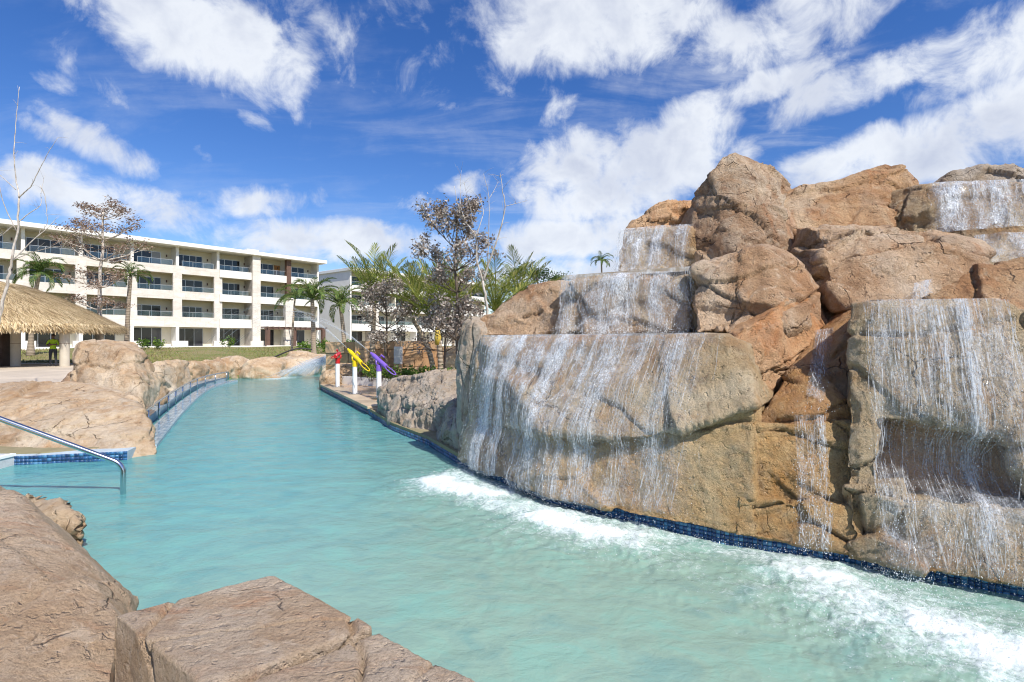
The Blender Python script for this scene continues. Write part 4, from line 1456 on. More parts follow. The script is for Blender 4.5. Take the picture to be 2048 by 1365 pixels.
for i in range(1, len(rp)):
    acc += (rp[i] - rp[i - 1]).length
    if acc > 1.25:
        acc = 0
        o = MB().tube([rp[i], rp[i] + Vector((0, 0, -0.36))], 0.02, 8).build('rail_post', steel, bn, smooth=True)
        o.matrix_parent_inverse = binv

# ------------------------------------------------------------------ water cannons
pvc = plain('white_pipe', (0.82, 0.82, 0.82), 0.35, 0.04)
for (nm, col, loc, ht, az_, el_, lab) in (
        ('red', (0.55, 0.02, 0.02), (-5.55, 17.2, 0.195), 0.76, R(95), R(8), 'red water cannon on a white post at the tip of the terrace'),
        ('yellow', (0.78, 0.58, 0.01), (-4.33, 14.9, 0.195), 0.77, R(150), R(36), 'yellow water cannon on a white post between the red and purple ones'),
        ('purple', (0.22, 0.12, 0.55), (-3.42, 13.9, 0.195), 0.70, R(150), R(33), 'purple water cannon on a white post beside the grooved boulder')):
    m, g = new_mat(nm + '_paint')
    p = g.pos()
    n_ = g.noise(p, 9.0, 4.0)
    finish(g, g.mix(g.smooth(n_, 0.3, 0.7), tuple(c * 0.85 for c in col), col), 0.32, spec=0.5)
    root = empty('water_cannon', loc)
    tag(root, lab, 'water cannon', 'water cannons on the terrace')
    o = MB().tube([(0, 0, 0), (0, 0, ht)], 0.066, 18).build('post', pvc, root, smooth=False)
    o = MB().tube([(0, 0, 0), (0, 0, 0.015)], 0.2, 20).build('base_plate', steel, root)
    for k in range(6):
        t = k * math.pi / 3
        MB().tube([(0.16 * math.cos(t), 0.16 * math.sin(t), 0.012), (0.16 * math.cos(t), 0.16 * math.sin(t), 0.03)], 0.014, 6).build('bolt', steel, root)
    MB().tube([(0, 0, ht - 0.02), (0, 0, ht + 0.14)], 0.074, 18).build('sleeve', m, root)
    hd = Vector((math.cos(az_) * math.cos(el_), math.sin(az_) * math.cos(el_), math.sin(el_)))
    sd = Vector((-hd.y, hd.x, 0)).normalized()
    c0 = Vector((0, 0, ht + 0.26))
    yk = MB()
    yk.tube([(0, 0, ht + 0.13), tuple(c0 - sd * 0.10 - Vector((0, 0, 0.1))), tuple(c0 - sd * 0.10)], 0.022, 8)
    yk.tube([(0, 0, ht + 0.13), tuple(c0 + sd * 0.10 - Vector((0, 0, 0.1))), tuple(c0 + sd * 0.10)], 0.022, 8)
    yk.build('yoke', m, root, smooth=True)
    bl = 0.30
    br_ = [c0 - hd * bl, c0 - hd * bl * 0.95, c0 + hd * bl * 0.7, c0 + hd * bl * 0.85, c0 + hd * bl * 1.15]
    bar = MB().tube([tuple(p) for p in br_], [0.04, 0.058, 0.058, 0.045, 0.028], 16).build('barrel', m, root)
    upv = hd.cross(sd).normalized()
    if upv.z < 0:
        upv = -upv
    MB().tube([tuple(c0 + hd * 0.02 + upv * 0.08), tuple(c0 + hd * 0.0 + upv * 0.16), tuple(c0 - hd * 0.12 + upv * 0.16)], 0.02, 8).build('sight', m, bar)
    lp = []
    for k in range(25):
        t = 2 * math.pi * k / 24
        lp.append(tuple(c0 - hd * (bl + 0.16 + 0.20 * math.cos(t)) + sd * 0.085 * math.sin(t)))
    MB().tube(lp, 0.014, 6, cap=False).build('handle', m, root, smooth=True)
    # jet of water out of the muzzle
    if nm != 'red':
        rng = np.random.RandomState(len(nm))
        base = Vector(loc) + c0 + hd * bl * 1.15
        lines, ws, la, ou = [], [], [], []
        for q in range(80):
            v = 8.5 + rng.normal(0, 0.35)
            jit = Vector(rng.normal(0, 0.022, 3))
            h2 = (hd + jit).normalized()
            t0 = max(0, rng.uniform(-0.2, 0.75))
            t1 = t0 + rng.uniform(0.06, 0.3)
            pts = []
            for t in np.linspace(t0, t1, 8):
                pts.append(tuple(base + h2 * v * t + Vector((0, 0, -4.9 * t * t))))
            lines.append(np.array(pts))
            ws.append(rng.uniform(0.003, 0.007) * (1 + 0.4 * t0))
            la.append(np.array(sd))
            ou.append(np.array(upv))
        o = link('water_jet', strands_mesh(lines, ws, la, ou, 'water_jet'), strand_m)
        tag(o, 'thin jet of water shooting up out of the %s water cannon' % nm, 'water jet')

# wide arching spray falling into the far end of the pool
rng = np.random.RandomState(31)
lines, ws, la, ou = [], [], [], []
s0 = Vector(at(668, 708, 24.0))
for q in range(1500):
    t0 = rng.uniform(0, 0.8)
    t1 = min(1.0, t0 + rng.uniform(0.05, 0.3))
    e = Vector(onz(rng.normal(585, 26), 758, 0.0))
    e.y = 24 + rng.normal(0, 0.5)
    st_ = s0 + Vector((0, 0, rng.uniform(-0.35, 0.05)))
    pts = []
    for t in np.linspace(t0, t1, 6):
        pts.append((st_.x + (e.x - st_.x) * t, st_.y + (e.y - st_.y) * t, st_.z * (1 - t) + 0.75 * t * (1 - t) * 0.8 + rng.normal(0, 0.012)))
    lines.append(np.array(pts))
    ws.append(rng.uniform(0.008, 0.022))
    la.append(np.array((0.3, 0.0, 0.95)))
    ou.append(np.array((0, -1.0, 0)))
o = link('water_spray', strands_mesh(lines, ws, la, ou, 'water_spray'), strand_m)
tag(o, 'wide white spray arching down into the far end of the pool', 'water jet')
# black hose on the rocks
hp = catmull([at(545, 716, 27.0), at(575, 703, 27.2), at(598, 697, 27.4), at(625, 699, 27.6)], 6)
tag(MB().tube([tuple(p) for p in hp], 0.035, 7).build('hose', plain('black_rubber', (0.03, 0.03, 0.032), 0.6), smooth=True), 'black hose draped over the far bank boulders', 'hose')

# ------------------------------------------------------------------ sandstone block wall behind the palms
block_m, g = new_mat('orange_sandstone')
p = g.pos()
rnd = g.n('ShaderNodeObjectInfo', out=None).outputs['Random']
a = g.noise(p, 2.2, 8.0, 0.65, 0.6)
b = g.noise(p, 24.0, 5.0, 0.7)
c = g.ramp(g.m('MULTIPLY_ADD', rnd, 0.45, g.m('MULTIPLY', a, 0.6)), [(0.2, (0.42, 0.22, 0.10)), (0.45, (0.52, 0.31, 0.16)), (0.7, (0.60, 0.41, 0.25)), (0.9, (0.50, 0.27, 0.13))])
finish(g, c, 0.85, g.m('MULTIPLY_ADD', a, 0.8, g.m('MULTIPLY', b, 0.3)), 0.5, 0.03)
joint_m = plain('wall_mortar', (0.24, 0.14, 0.08), 0.9)


def block_wall(name, label, x0, y0, x1, y1, z0, z1, bw, bh, seed, thick=0.35):
    rng = random.Random(seed)
    L = math.hypot(x1 - x0, y1 - y0)
    root = empty(name, (x0, y0, z0), math.atan2(y1 - y0, x1 - x0))
    tag(root, label, 'wall')
    MB().box(0.02, L - 0.02, 0.03, thick - 0.03, 0, z1 - z0 - 0.02).build('wall_core', joint_m, root)
    nr = max(1, int(round((z1 - z0) / bh)))
    hh = (z1 - z0) / nr
    for r in range(nr):
        x = -bw * 0.5 * (r % 2)
        while x < L:
            w = bw * rng.uniform(0.8, 1.25)
            a, b = max(x, 0), min(x + w, L)
            if b - a > 0.08:
                pr = rng.uniform(-0.02, 0.02)
                o = MB().box(a + 0.008, b - 0.008, pr, thick, r * hh + 0.006, (r + 1) * hh - 0.006).build('block', block_m, root)
                bevel(o, 0.018, 2)
            x += w
    return root


block_wall('block_wall', 'orange sandstone block wall behind the palm trunks', -6.2, 21.3, -2.95, 21.0, 0.3, 1.66, 0.62, 0.34, 3)
block_wall('block_wall', 'shorter dark sandstone block wall beside the rounded boulder', -2.9, 21.4, -1.2, 21.6, 0.3, 1.42, 0.6, 0.37, 4)
block_wall('block_wall', 'rounded low sandstone pier behind the yellow water cannon', -7.6, 22.0, -6.25, 21.8, 0.2, 1.62, 0.68, 0.47, 5, 0.5)
# service box on the wall
sx = empty('service_box', (-4.42, 20.95, 0.75))
tag(sx, 'white metal service box fixed to the sandstone block wall', 'cabinet')
bevel(MB().box(-0.16, 0.16, -0.02, 0.18, 0.0, 0.68).build('case', pvc, sx), 0.015, 2)
bevel(MB().box(-0.14, 0.14, -0.035, -0.022, 0.03, 0.65).build('door', white_m, sx), 0.004)
MB().box(-0.16, 0.16, -0.02, 0.12, -0.3, -0.01).build('conduit_cover', block_m, sx)

# ================================================================== hotel
m, g = new_mat('travertine')
p = g.n('ShaderNodeTexCoord', out=None).outputs['Object']
a = g.noise(g.vmul(p, (1, 1, 2.2)), 0.9, 7.0, 0.65, 0.5)
b = g.noise(g.vmul(p, (1, 1, 3.0)), 5.0, 5.0, 0.65)
bk = g.n('ShaderNodeTexBrick', {'Vector': g.n('ShaderNodeMapping', {0: p, 2: (R(90), 0, 0)}), 'Scale': 1.0, 'Mortar Size': 0.008, 'Brick Width': 1.2, 'Row Height': 0.6,
                                'Color1': (0.9, 0.9, 0.9, 1), 'Color2': (1, 1, 1, 1), 'Mortar': (0.7, 0.7, 0.7, 1)})
c = g.ramp(g.m('MULTIPLY_ADD', a, 0.65, g.m('MULTIPLY', b, 0.35)), [(0.34, (0.60, 0.55, 0.47)), (0.52, (0.72, 0.67, 0.60)), (0.66, (0.80, 0.76, 0.70))])
c = g.mix(1.0, c, bk, 'MULTIPLY')
finish(g, c, 0.7)
trav = m
shadestone = plain('shaded_stone', (0.42, 0.38, 0.33), 0.8, 0.25, 1.6, fine=8.0)  # darker stone tone that carries the shade of the pier's side
brown_m = plain('brown_panel', (0.13, 0.075, 0.055), 0.6, 0.2, 3.0)
alu = plain('aluminium', (0.55, 0.55, 0.54), 0.35, 0.05, metal=0.7)
wood_m = plain('orange_wood', (0.42, 0.2, 0.07), 0.5, 0.2, 4.0)
m, g = new_mat('window_glass')
oi = g.n('ShaderNodeObjectInfo', out=None).outputs['Random']
c = g.ramp(oi, [(0.0, (0.012, 0.014, 0.017)), (0.45, (0.02, 0.022, 0.028)), (0.7, (0.045, 0.04, 0.034)), (0.9, (0.016, 0.025, 0.05)), (0.93, (0.22, 0.2, 0.17)), (1.0, (0.34, 0.32, 0.29))])
wv = g.noise(g.pos(), 0.8, 2.0)
finish(g, c, 0.04, wv, 0.05, 0.05, spec=0.5)
glass_m = m
m, g = new_mat('rail_glass')
gl = g.n('ShaderNodeBsdfGlossy', {0: (0.8, 0.9, 0.95), 1: 0.05})
tr = g.n('ShaderNodeBsdfTransparent', {0: (0.90, 0.95, 0.96)})
fr = g.n('ShaderNodeFresnel', {0: 1.5})
g.n('ShaderNodeOutputMaterial', {0: g.n('ShaderNodeMixShader', {0: g.m('ADD', fr, 0.01), 1: tr, 2: gl})}, out=None)
railglass = m

BW = 4.9
ANG = math.atan2(0.7766, 0.63)
Z0, G1 = 0.92, 3.44
BANDS = [(3.44, 4.73), (6.95, 8.02), (10.2, 11.2)]
TOP = 13.6
_win_cache = {}


def window(parent, x, y, z, w, h, n):
    key = (round(w, 2), round(h, 2), n)
    if key not in _win_cache:
        fr = MB()
        t = 0.055
        fr.box(0, w, -0.07, 0.0, 0, t).box(0, w, -0.07, 0.0, h - t, h).box(0, t, -0.07, 0.0, t, h - t).box(w - t, w, -0.07, 0.0, t, h - t)
        for k in range(1, n):
            fr.box(k * w / n - t / 2, k * w / n + t / 2, -0.065, 0.0, t, h - t)
        fm = mesh_from(fr.v, fr.f, 'window')
        fm.materials.append(alu)
        pm_ = MB().box(t / 2 + 0.002, w / n - t / 2 - 0.002, -0.03, -0.004, t + 0.002, h - t - 0.002)
        pm_ = mesh_from(pm_.v, pm_.f, 'pane')
        pm_.materials.append(glass_m)
        _win_cache[key] = (fm, pm_)
    fm, pm_ = _win_cache[key]
    o = bpy.data.objects.new('window', fm)
    COL.objects.link(o)
    o.parent = parent
    o.location = (x, y, z)
    for k in range(n):
        q = bpy.data.objects.new('pane', pm_)
        COL.objects.link(q)
        q.parent = o
        q.location = (k * w / n, 0, 0)
    return o


def railing(parent, x0, x1, y, z, h=0.62):
    mb = MB().box(x0, x1, y - 0.025, y + 0.025, z + h, z + h + 0.045)
    n = max(2, int((x1 - x0) / 1.2))
    for k in range(n + 1):
        x = x0 + 0.03 + (x1 - x0 - 0.06) * k / n
        mb.box(x - 0.02, x + 0.02, y - 0.02, y + 0.02, z, z + h)
    o = mb.build('railing', alu, parent)
    MB().box(x0 + 0.05, x1 - 0.05, y - 0.006, y + 0.006, z + 0.04, z + h - 0.02).build('glass', railglass, o)
    return o


def hotel(label, P0, i0, i1, style, depth=11.0, end_wall=False):
    root = empty('hotel_building', (P0[0], P0[1], 0), ANG)
    tag(root, label, 'building', 'hotel buildings')
    rng = random.Random(i0 * 7 + i1)
    X0, X1 = i0 * BW, i1 * BW
    rec = 1.9
    MB().box(X0, X1 - 0.1, rec, depth, 0.2, TOP + 0.0).build('wall', cream_m, root)
    # floor slabs and roof
    for (b0, b1) in BANDS:
        MB().box(X0, X1, 0.25, rec - 0.003, b0 + 0.02, b0 + 0.32).build('floor_slab', cream_m, root)
    rf = MB().box(X0 - 0.6, X1 + 0.9, -1.1, depth + 0.6, TOP + 0.002, TOP + 0.5).build('roof', white_m, root)
    bevel(rf, 0.03)
    MB().box(X0 - 1, X1 + 1.0, -3.2, rec - 0.01, -0.3, Z0).build('terrace_plinth', white_m, root)
    for i in range(i0, i1 + 1):
        x = i * BW
        st_ = style(i)
        # partition fins on every storey
        for k, (za, zb) in enumerate(((Z0, 3.46), (3.78, 6.97), (7.29, 10.22), (10.54, TOP))):
            MB().box(x - 0.11, x + 0.11, 0.05 if k in (0, 3) else 0.26, rec - 0.003, za + 0.002, zb - 0.002).build('partition', white_m if k in (0, 3) else cream_m, root)
        if st_ == 'frame':
            MB().box(x - 0.5, x + 0.5, -0.012, 0.30, 3.43, 11.21).build('pier', trav, root)
            MB().box(x - 0.17, x + 0.17, 0.0, 0.34, Z0 + 0.003, 3.42).build('column', white_m, root)
            MB().box(x - 0.15, x + 0.15, 0.0, 0.30, 11.22, TOP - 0.002).build('column', white_m, root)
        elif st_ == 'stone':
            MB().box(x - 0.55, x + 0.55, -0.55, 0.45, Z0 + 0.003, TOP - 0.003).build('pier', trav, root)
            MB().box(x - 0.58, x - 0.53, -0.40, rec - 0.01, Z0 + 0.004, TOP - 0.004).build('pier_shaded_side', shadestone, root)  # shade on the pier's left side, put into its grey colour
            MB().box(x - 0.8, x + 0.8, 0.5, 2.5, TOP + 0.5, TOP + 1.0).build('chimney', white_m, rf)
        elif st_ == 'brown':
            MB().box(x - 0.35, x + 0.35, -0.30, 0.3, 8.0, TOP - 0.003).build('pier', brown_m, root)
            MB().box(x - 0.6, x + 0.6, -0.45, 0.3, Z0 + 0.003, 7.99).build('pier', trav, root)
    for i in range(i0, i1):
        x = i * BW
        frame = style(i) == 'frame' and style(i + 1) == 'frame'
        edge = 0.5 if frame else 0.12
        for k, (b0, b1) in enumerate(BANDS):
            if frame:
                MB().box(x + 0.502, x + BW - 0.502, 0.0, 0.25, b0, b1).build('parapet', trav, root)
            else:
                MB().box(x + 0.13, x + BW - 0.13, -0.25, 0.25, b0, b1 - (0.1 if k < 2 else 0.0)).build('parapet', white_m, root)
            railing(root, x + edge + 0.03, x + BW - edge - 0.03, 0.12, b1 + 0.002 - (0.0 if frame else (0.1 if k < 2 else 0.0)), 0.60 if k < 2 else 0.66)
            window(root, x + 0.5 + rng.uniform(-0.05, 0.05), rec, b0 + 0.42, 3.1, 2.32, 4 if (i + k) % 2 else 3)
            lamp = MB().box(x + 4.2, x + 4.32, rec - 0.12, rec - 0.002, b0 + 2.2, b0 + 2.5).build('wall_lamp', brown_m, root)
        window(root, x + 0.4, rec, Z0 + 0.02, 3.3, 2.4, 3)
        # terrace screens and benches
        MB().box(x + 4.0, x + BW + 0.9, -0.9, -0.5, Z0 + 0.003, Z0 + 0.75).build('terrace_wall', trav, root)
        MB().box(x + 0.2, x + BW - 1.1, -3.1, -2.95, Z0 + 0.003, Z0 + 0.10).build('terrace_kerb', white_m, root)
    if end_wall:
        MB().box(X0 - 0.25, X0 - 0.004, -0.3, depth, 0.2, TOP - 0.003).build('end_wall', white_m, root)
    return root


Y0 = 57.1
H1 = (-0.9046 * Y0, Y0)
sty = {5: 'stone', 6: 'brown'}
h1 = hotel('long four storey cream hotel with travertine framed balconies behind the lawn', H1, -1, 7, lambda i: sty.get(i, 'frame' if i <= 4 else 'plain'))
# closing wall at the far end and pergola at the ground floor of the last bays
MB().box(7 * BW - 0.09, 7 * BW + 0.12, 0.0, 11.0, 0.2, TOP - 0.004).build('end_wall', white_m, h1)
pgo = MB().box(5 * BW + 0.4, 7 * BW - 0.1, -2.25, -1.9, 3.302, 3.5).build('pergola', brown_m, h1)
for x in (5 * BW + 0.8, 6 * BW - 0.2, 7 * BW - 0.4):
    MB().box(x - 0.25, x + 0.25, -2.3, -1.8, Z0 + 0.003, 3.3).build('post', brown_m, pgo)
for k in range(12):
    x = 5 * BW + 0.6 + k * 0.83
    MB().box(x - 0.06, x + 0.06, -2.6, -0.6, 3.5, 3.68).build('slat', brown_m, pgo)
bevel(MB().box(5 * BW + 3.75, 5 * BW + 4.6, 1.8, 1.897, 11.3, 12.9).build('door', wood_m, h1), 0.02)

h2 = hotel('white hotel wing with a blank end wall partly hidden by palms', (-27.5, 92.0), 0, 7, lambda i: {0: 'plain', 1: 'stone'}.get(i, 'plain'), depth=18.0, end_wall=True)

# clipped shrubs in front of the hotel come with the plants below

# ================================================================== thatched pavilion
pv = empty('thatched_pavilion', (-30.5, 31.0, 0.25))
tag(pv, 'thatched palm leaf pavilion with concrete columns beside the deck', 'pavilion')
CX, CY, RAD, EZ, AZ_ = 0.0, 0.0, 6.7, 2.2, 5.15
th_m, g = new_mat('thatch_straw')
ri = g.island()
c = g.ramp(ri, [(0.0, (0.18, 0.11, 0.05)), (0.25, (0.42, 0.30, 0.15)), (0.6, (0.64, 0.49, 0.28)), (1.0, (0.78, 0.66, 0.43))])
finish(g, c, 0.85)
under_m = plain('thatch_underlay', (0.22, 0.14, 0.07), 0.95, 0.3, 3.0)
prof = []
NP = 10
for k in range(NP + 1):
    t = k / NP
    prof.append((RAD * (1 - t), EZ + (AZ_ - EZ) * (0.62 * (1 - (1 - t) ** 1.6) + 0.38 * t)))
vs, fs = [], []
NS = 64
for (r_, z_) in prof:
    for s in range(NS):
        a = 2 * math.pi * s / NS
        vs.append((r_ * math.cos(a), r_ * math.sin(a), z_ - 0.05))
for k in range(NP):
    for s in range(NS):
        s2 = (s + 1) % NS
        fs.append((k * NS + s, k * NS + s2, (k + 1) * NS + s2, (k + 1) * NS + s))
vs.append((0, 0, EZ + 0.5))
for s in range(NS):
    fs.append((len(vs) - 1, (s + 1) % NS, s))
link('roof', mesh_from(vs, fs, 'roof'), under_m, pv)
rng = np.random.RandomState(9)
n = 26000
# straw bundles over the part of the roof that can be seen from the pool side, in overlapping courses
a = rng.uniform(-1.75, 0.85, n)
t = rng.rand(n) ** 1.15 * 0.75
r_ = RAD * (1 - t)
zz_ = EZ + (AZ_ - EZ) * (0.62 * (1 - (1 - t) ** 1.6) + 0.38 * t)
dr = -RAD
dzt = (AZ_ - EZ) * (0.62 * 1.6 * (1 - t) ** 0.6 + 0.38)
sl = np.stack([-dr * np.cos(a), -dr * np.sin(a), -dzt], 1)
sl /= np.linalg.norm(sl, axis=1)[:, None]
tan = np.stack([-np.sin(a), np.cos(a), np.zeros(n)], 1)
nrm_ = np.cross(tan, sl)
nrm_ *= np.sign(nrm_[:, 2])[:, None]
ln = rng.uniform(0.35, 0.95, n)
w_ = rng.uniform(0.012, 0.035, n)
base = np.stack([r_ * np.cos(a), r_ * np.sin(a), zz_], 1) + nrm_ * rng.uniform(0.0, 0.08, n)[:, None]
dirs = sl + tan * rng.normal(0, 0.24, n)[:, None] + nrm_ * rng.uniform(-0.02, 0.14, n)[:, None]
hang = (t < 0.05)
dirs[hang, 2] -= rng.uniform(0.2, 0.7, hang.sum())
ln[hang] *= 0.5
tip = base + dirs * ln[:, None]
TV = np.stack([base - tan * w_[:, None], base + tan * w_[:, None], tip + tan * (w_ * 0.3)[:, None], tip - tan * (w_ * 0.3)[:, None]], 1).reshape(-1, 3)
o = link('thatch', mesh_np(TV, np.arange(n * 4).reshape(-1, 4), 'thatch'), th_m, pv)
o['kind'] = 'stuff'
# fringe
n = 7000
a = rng.uniform(-1.75, 0.85, n)
r_ = RAD + rng.uniform(-0.35, 0.12, n)
base = np.stack([r_ * np.cos(a), r_ * np.sin(a), np.full(n, EZ) + rng.uniform(-0.05, 0.15, n)], 1)
tan = np.stack([-np.sin(a), np.cos(a), np.zeros(n)], 1)
tip = base + np.stack([np.cos(a) * 0.12, np.sin(a) * 0.12, -rng.uniform(0.12, 0.45, n)], 1) + tan * rng.normal(0, 0.08, n)[:, None]
w_ = rng.uniform(0.012, 0.035, n)
TV = np.stack([base - tan * w_[:, None], base + tan * w_[:, None], tip + tan * (w_ * 0.3)[:, None], tip - tan * (w_ * 0.3)[:, None]], 1).reshape(-1, 3)
o = link('fringe', mesh_np(TV, np.arange(n * 4).reshape(-1, 4), 'fringe'), th_m, pv)
o['kind'] = 'stuff'
conc = plain('concrete_column', (0.52, 0.47, 0.38), 0.8, 0.12, 1.5)
for (x, y) in ((6.08, -1.5), (3.4, -1.5), (3.0, 5.0), (-2.0, -5.5)):
    c_ = MB().tube([(x, y, -0.05), (x, y, 2.45)], 0.225, 20).build('column', conc, pv)
    MB().tube([(x, y, 1.26), (x, y, 1.28)], 0.228, 20).build('column_joint', brown_m, c_)
MB().box(-6.0, 3.0, -1.9, -1.3, 0.0, 2.6).build('bar_wall', plain('dark_timber', (0.075, 0.05, 0.04), 0.6, 0.3, 3.0), pv)
bevel(MB().box(-3.0, 2.4, -3.4, -2.9, 0.0, 1.0).build('counter', trav, pv), 0.02)

# ================================================================== person
PX, PY, PZ = at(107, 735, 29.4)
PZ = 0.277
J = {  # joint: (position, radius)
    'pelvis': ((0, 0, 0.95), 0.13), 'belly': ((0, -0.01, 1.10), 0.125), 'chest': ((0, 0, 1.30), 0.145), 'neckb': ((0, 0.01, 1.46), 0.07), 'neck': ((0, 0, 1.52), 0.055),
    'head': ((0, -0.02, 1.62), 0.085), 'crown': ((0, -0.005, 1.71), 0.07),
    'shl': ((-0.18, 0, 1.42), 0.065), 'ell': ((-0.27, -0.05, 1.17), 0.048), 'wrl': ((-0.05, -0.24, 1.15), 0.034), 'hal': ((0.06, -0.22, 1.17), 0.036),
    'shr': ((0.18, 0, 1.42), 0.065), 'elr': ((0.27, -0.05, 1.17), 0.048), 'wrr': ((0.05, -0.27, 1.19), 0.034), 'har': ((-0.06, -0.25, 1.21), 0.036),
    'hpl': ((-0.10, 0, 0.90), 0.095), 'knl': ((-0.12, -0.02, 0.50), 0.064), 'anl': ((-0.13, 0.02, 0.09), 0.045), 'tol': ((-0.15, -0.14, 0.035), 0.035),
    'hpr': ((0.10, 0, 0.90), 0.095), 'knr': ((0.12, -0.02, 0.50), 0.064), 'anr': ((0.13, 0.02, 0.09), 0.045), 'tor': ((0.15, -0.14, 0.035), 0.035),
}
E = ['pelvis-belly', 'belly-chest', 'chest-neckb', 'neckb-neck', 'neck-head', 'head-crown', 'chest-shl', 'shl-ell', 'ell-wrl', 'wrl-hal', 'chest-shr', 'shr-elr', 'elr-wrr', 'wrr-har',
     'pelvis-hpl', 'hpl-knl', 'knl-anl', 'anl-tol', 'pelvis-hpr', 'hpr-knr', 'knr-anr', 'anr-tor']
keys = list(J)
me = bpy.data.meshes.new('person')
me.from_pydata([J[k][0] for k in keys], [tuple(keys.index(x) for x in e.split('-')) for e in E], [])
tmp = bpy.data.objects.new('tmp', me)
COL.objects.link(tmp)
sk = tmp.modifiers.new('skin', 'SKIN')
for i, k in enumerate(keys):
    me.skin_vertices[0].data[i].radius = (J[k][1], J[k][1] * (0.75 if k in ('belly', 'chest', 'pelvis') else 1.0))
    me.skin_vertices[0].data[i].use_root = (k == 'pelvis')
sb = tmp.modifiers.new('sub', 'SUBSURF')
sb.levels = 2
dg = bpy.context.evaluated_depsgraph_get()
pm2 = bpy.data.meshes.new_from_object(tmp.evaluated_get(dg))
bpy.data.objects.remove(tmp)
pm2.materials.clear()
for mt in (plain('skin_brown', (0.10, 0.05, 0.032), 0.55, 0.08), plain('lime_shirt', (0.32, 0.50, 0.02), 0.8, 0.15, 9.0), plain('dark_trousers', (0.03, 0.033, 0.042), 0.85, 0.2, 9.0),
           plain('black_shoe', (0.015, 0.015, 0.015), 0.5)):
    pm2.materials.append(mt)
for pl in pm2.polygons:
    c = pl.center
    if c.z < 0.085:
        k = 3
    elif c.z < 0.93:
        k = 2
    elif c.z > 1.485 or (c.y < -0.125 and c.z < 1.26 and c.z > 1.08):
        k = 0
    else:
        k = 1
    pl.material_index = k
    pl.use_smooth = True
per = link('person', pm2, None, None, (PX, PY, PZ))
per.rotation_euler = (0, 0, R(18))
tag(per, 'person in a lime green shirt and dark trousers with folded arms beside the pavilion column', 'person')
hb = bmesh.new()
bmesh.ops.create_uvsphere(hb, u_segments=14, v_segments=10, radius=0.098)
for v in list(hb.verts):
    v.co = Vector((v.co.x * 0.92, v.co.y * 1.02 + 0.008, v.co.z * 0.95 + 1.665))
bmesh.ops.delete(hb, geom=[v for v in hb.verts if v.co.z < 1.64 and v.co.y < 0.0], context='VERTS')
hm = bpy.data.meshes.new('hair')
hb.to_mesh(hm)
hb.free()
link('hair', hm, plain('black_hair', (0.012, 0.01, 0.009), 0.8), per, smooth=True)

# ================================================================== plants
def leaf_mat(name, stops, rough=0.55, trans=0.35, spec=0.35):
    m, g = new_mat(name)
    c = g.ramp(g.island(), stops)
    n_ = g.noise(g.pos(), 1.5, 3.0)
    c = g.mix(g.smooth(n_, 0.35, 0.65, 0.0, 0.35), c, stops[0][1])
    bs = g.n('ShaderNodeBsdfPrincipled', {'Base Color': c, 'Roughness': rough, 'Specular IOR Level': spec})
    tl = g.n('ShaderNodeBsdfTranslucent', {0: c})
    g.n('ShaderNodeOutputMaterial', {0: g.n('ShaderNodeMixShader', {0: trans, 1: bs, 2: tl})}, out=None)
    return m


coco_m = leaf_mat('coconut_leaf', [(0.0, (0.11, 0.16, 0.03)), (0.5, (0.26, 0.31, 0.055)), (0.8, (0.42, 0.42, 0.10)), (1.0, (0.55, 0.44, 0.18))])
queen_m = leaf_mat('queen_palm_leaf', [(0.0, (0.06, 0.13, 0.03)), (0.55, (0.14, 0.22, 0.05)), (0.85, (0.28, 0.32, 0.09)), (1.0, (0.42, 0.33, 0.14))])
dry_m = leaf_mat('dry_leaf', [(0.0, (0.13, 0.09, 0.07)), (0.35, (0.29, 0.235, 0.19)), (0.65, (0.48, 0.42, 0.36)), (1.0, (0.68, 0.63, 0.57))], 0.5, 0.2)
rust_leaf_m = leaf_mat('rusty_leaf', [(0.0, (0.16, 0.10, 0.07)), (0.5, (0.32, 0.22, 0.16)), (1.0, (0.50, 0.40, 0.32))], 0.6, 0.25)
green_m = leaf_mat('shrub_leaf', [(0.0, (0.05, 0.11, 0.02)), (0.5, (0.13, 0.24, 0.03)), (1.0, (0.30, 0.40, 0.06))])
far_m = leaf_mat('far_tree_leaf', [(0.0, (0.03, 0.06, 0.02)), (0.6, (0.06, 0.11, 0.035)), (1.0, (0.10, 0.16, 0.05))])

m, g = new_mat('palm_bark')
p = g.pos()
rings = g.n('ShaderNodeTexWave', {'Vector': p, 'Scale': 2.6, 'Distortion': 1.2, 'Detail': 3.0}, out=1, bands_direction='Z')
a = g.noise(p, 9.0, 6.0, 0.65)
c = g.mix(a, (0.24, 0.18, 0.12), (0.46, 0.39, 0.30))
c = g.mix(g.smooth(rings, 0.1, 0.35, 0.55, 0.0), c, (0.12, 0.08, 0.05))
finish(g, c, 0.85, g.m('MULTIPLY_ADD', rings, 0.7, a), 0.7, 0.03)
palm_bark = m
m, g = new_mat('pale_bark')
p = g.pos()
a = g.noise(g.vmul(p, (1, 1, 0.4)), 14.0, 6.0, 0.65)
c = g.ramp(a, [(0.35, (0.30, 0.25, 0.20)), (0.52, (0.50, 0.45, 0.39)), (0.68, (0.66, 0.61, 0.55))])
finish(g, c, 0.85, a, 0.5, 0.01)
pale_bark = m
dark_bark = plain('dark_bark', (0.13, 0.10, 0.075), 0.9, 0.35, 12.0, bstr=0.4)
sheath_m = plain('golden_crownshaft', (0.50, 0.36, 0.06), 0.5, 0.2, 4.0)


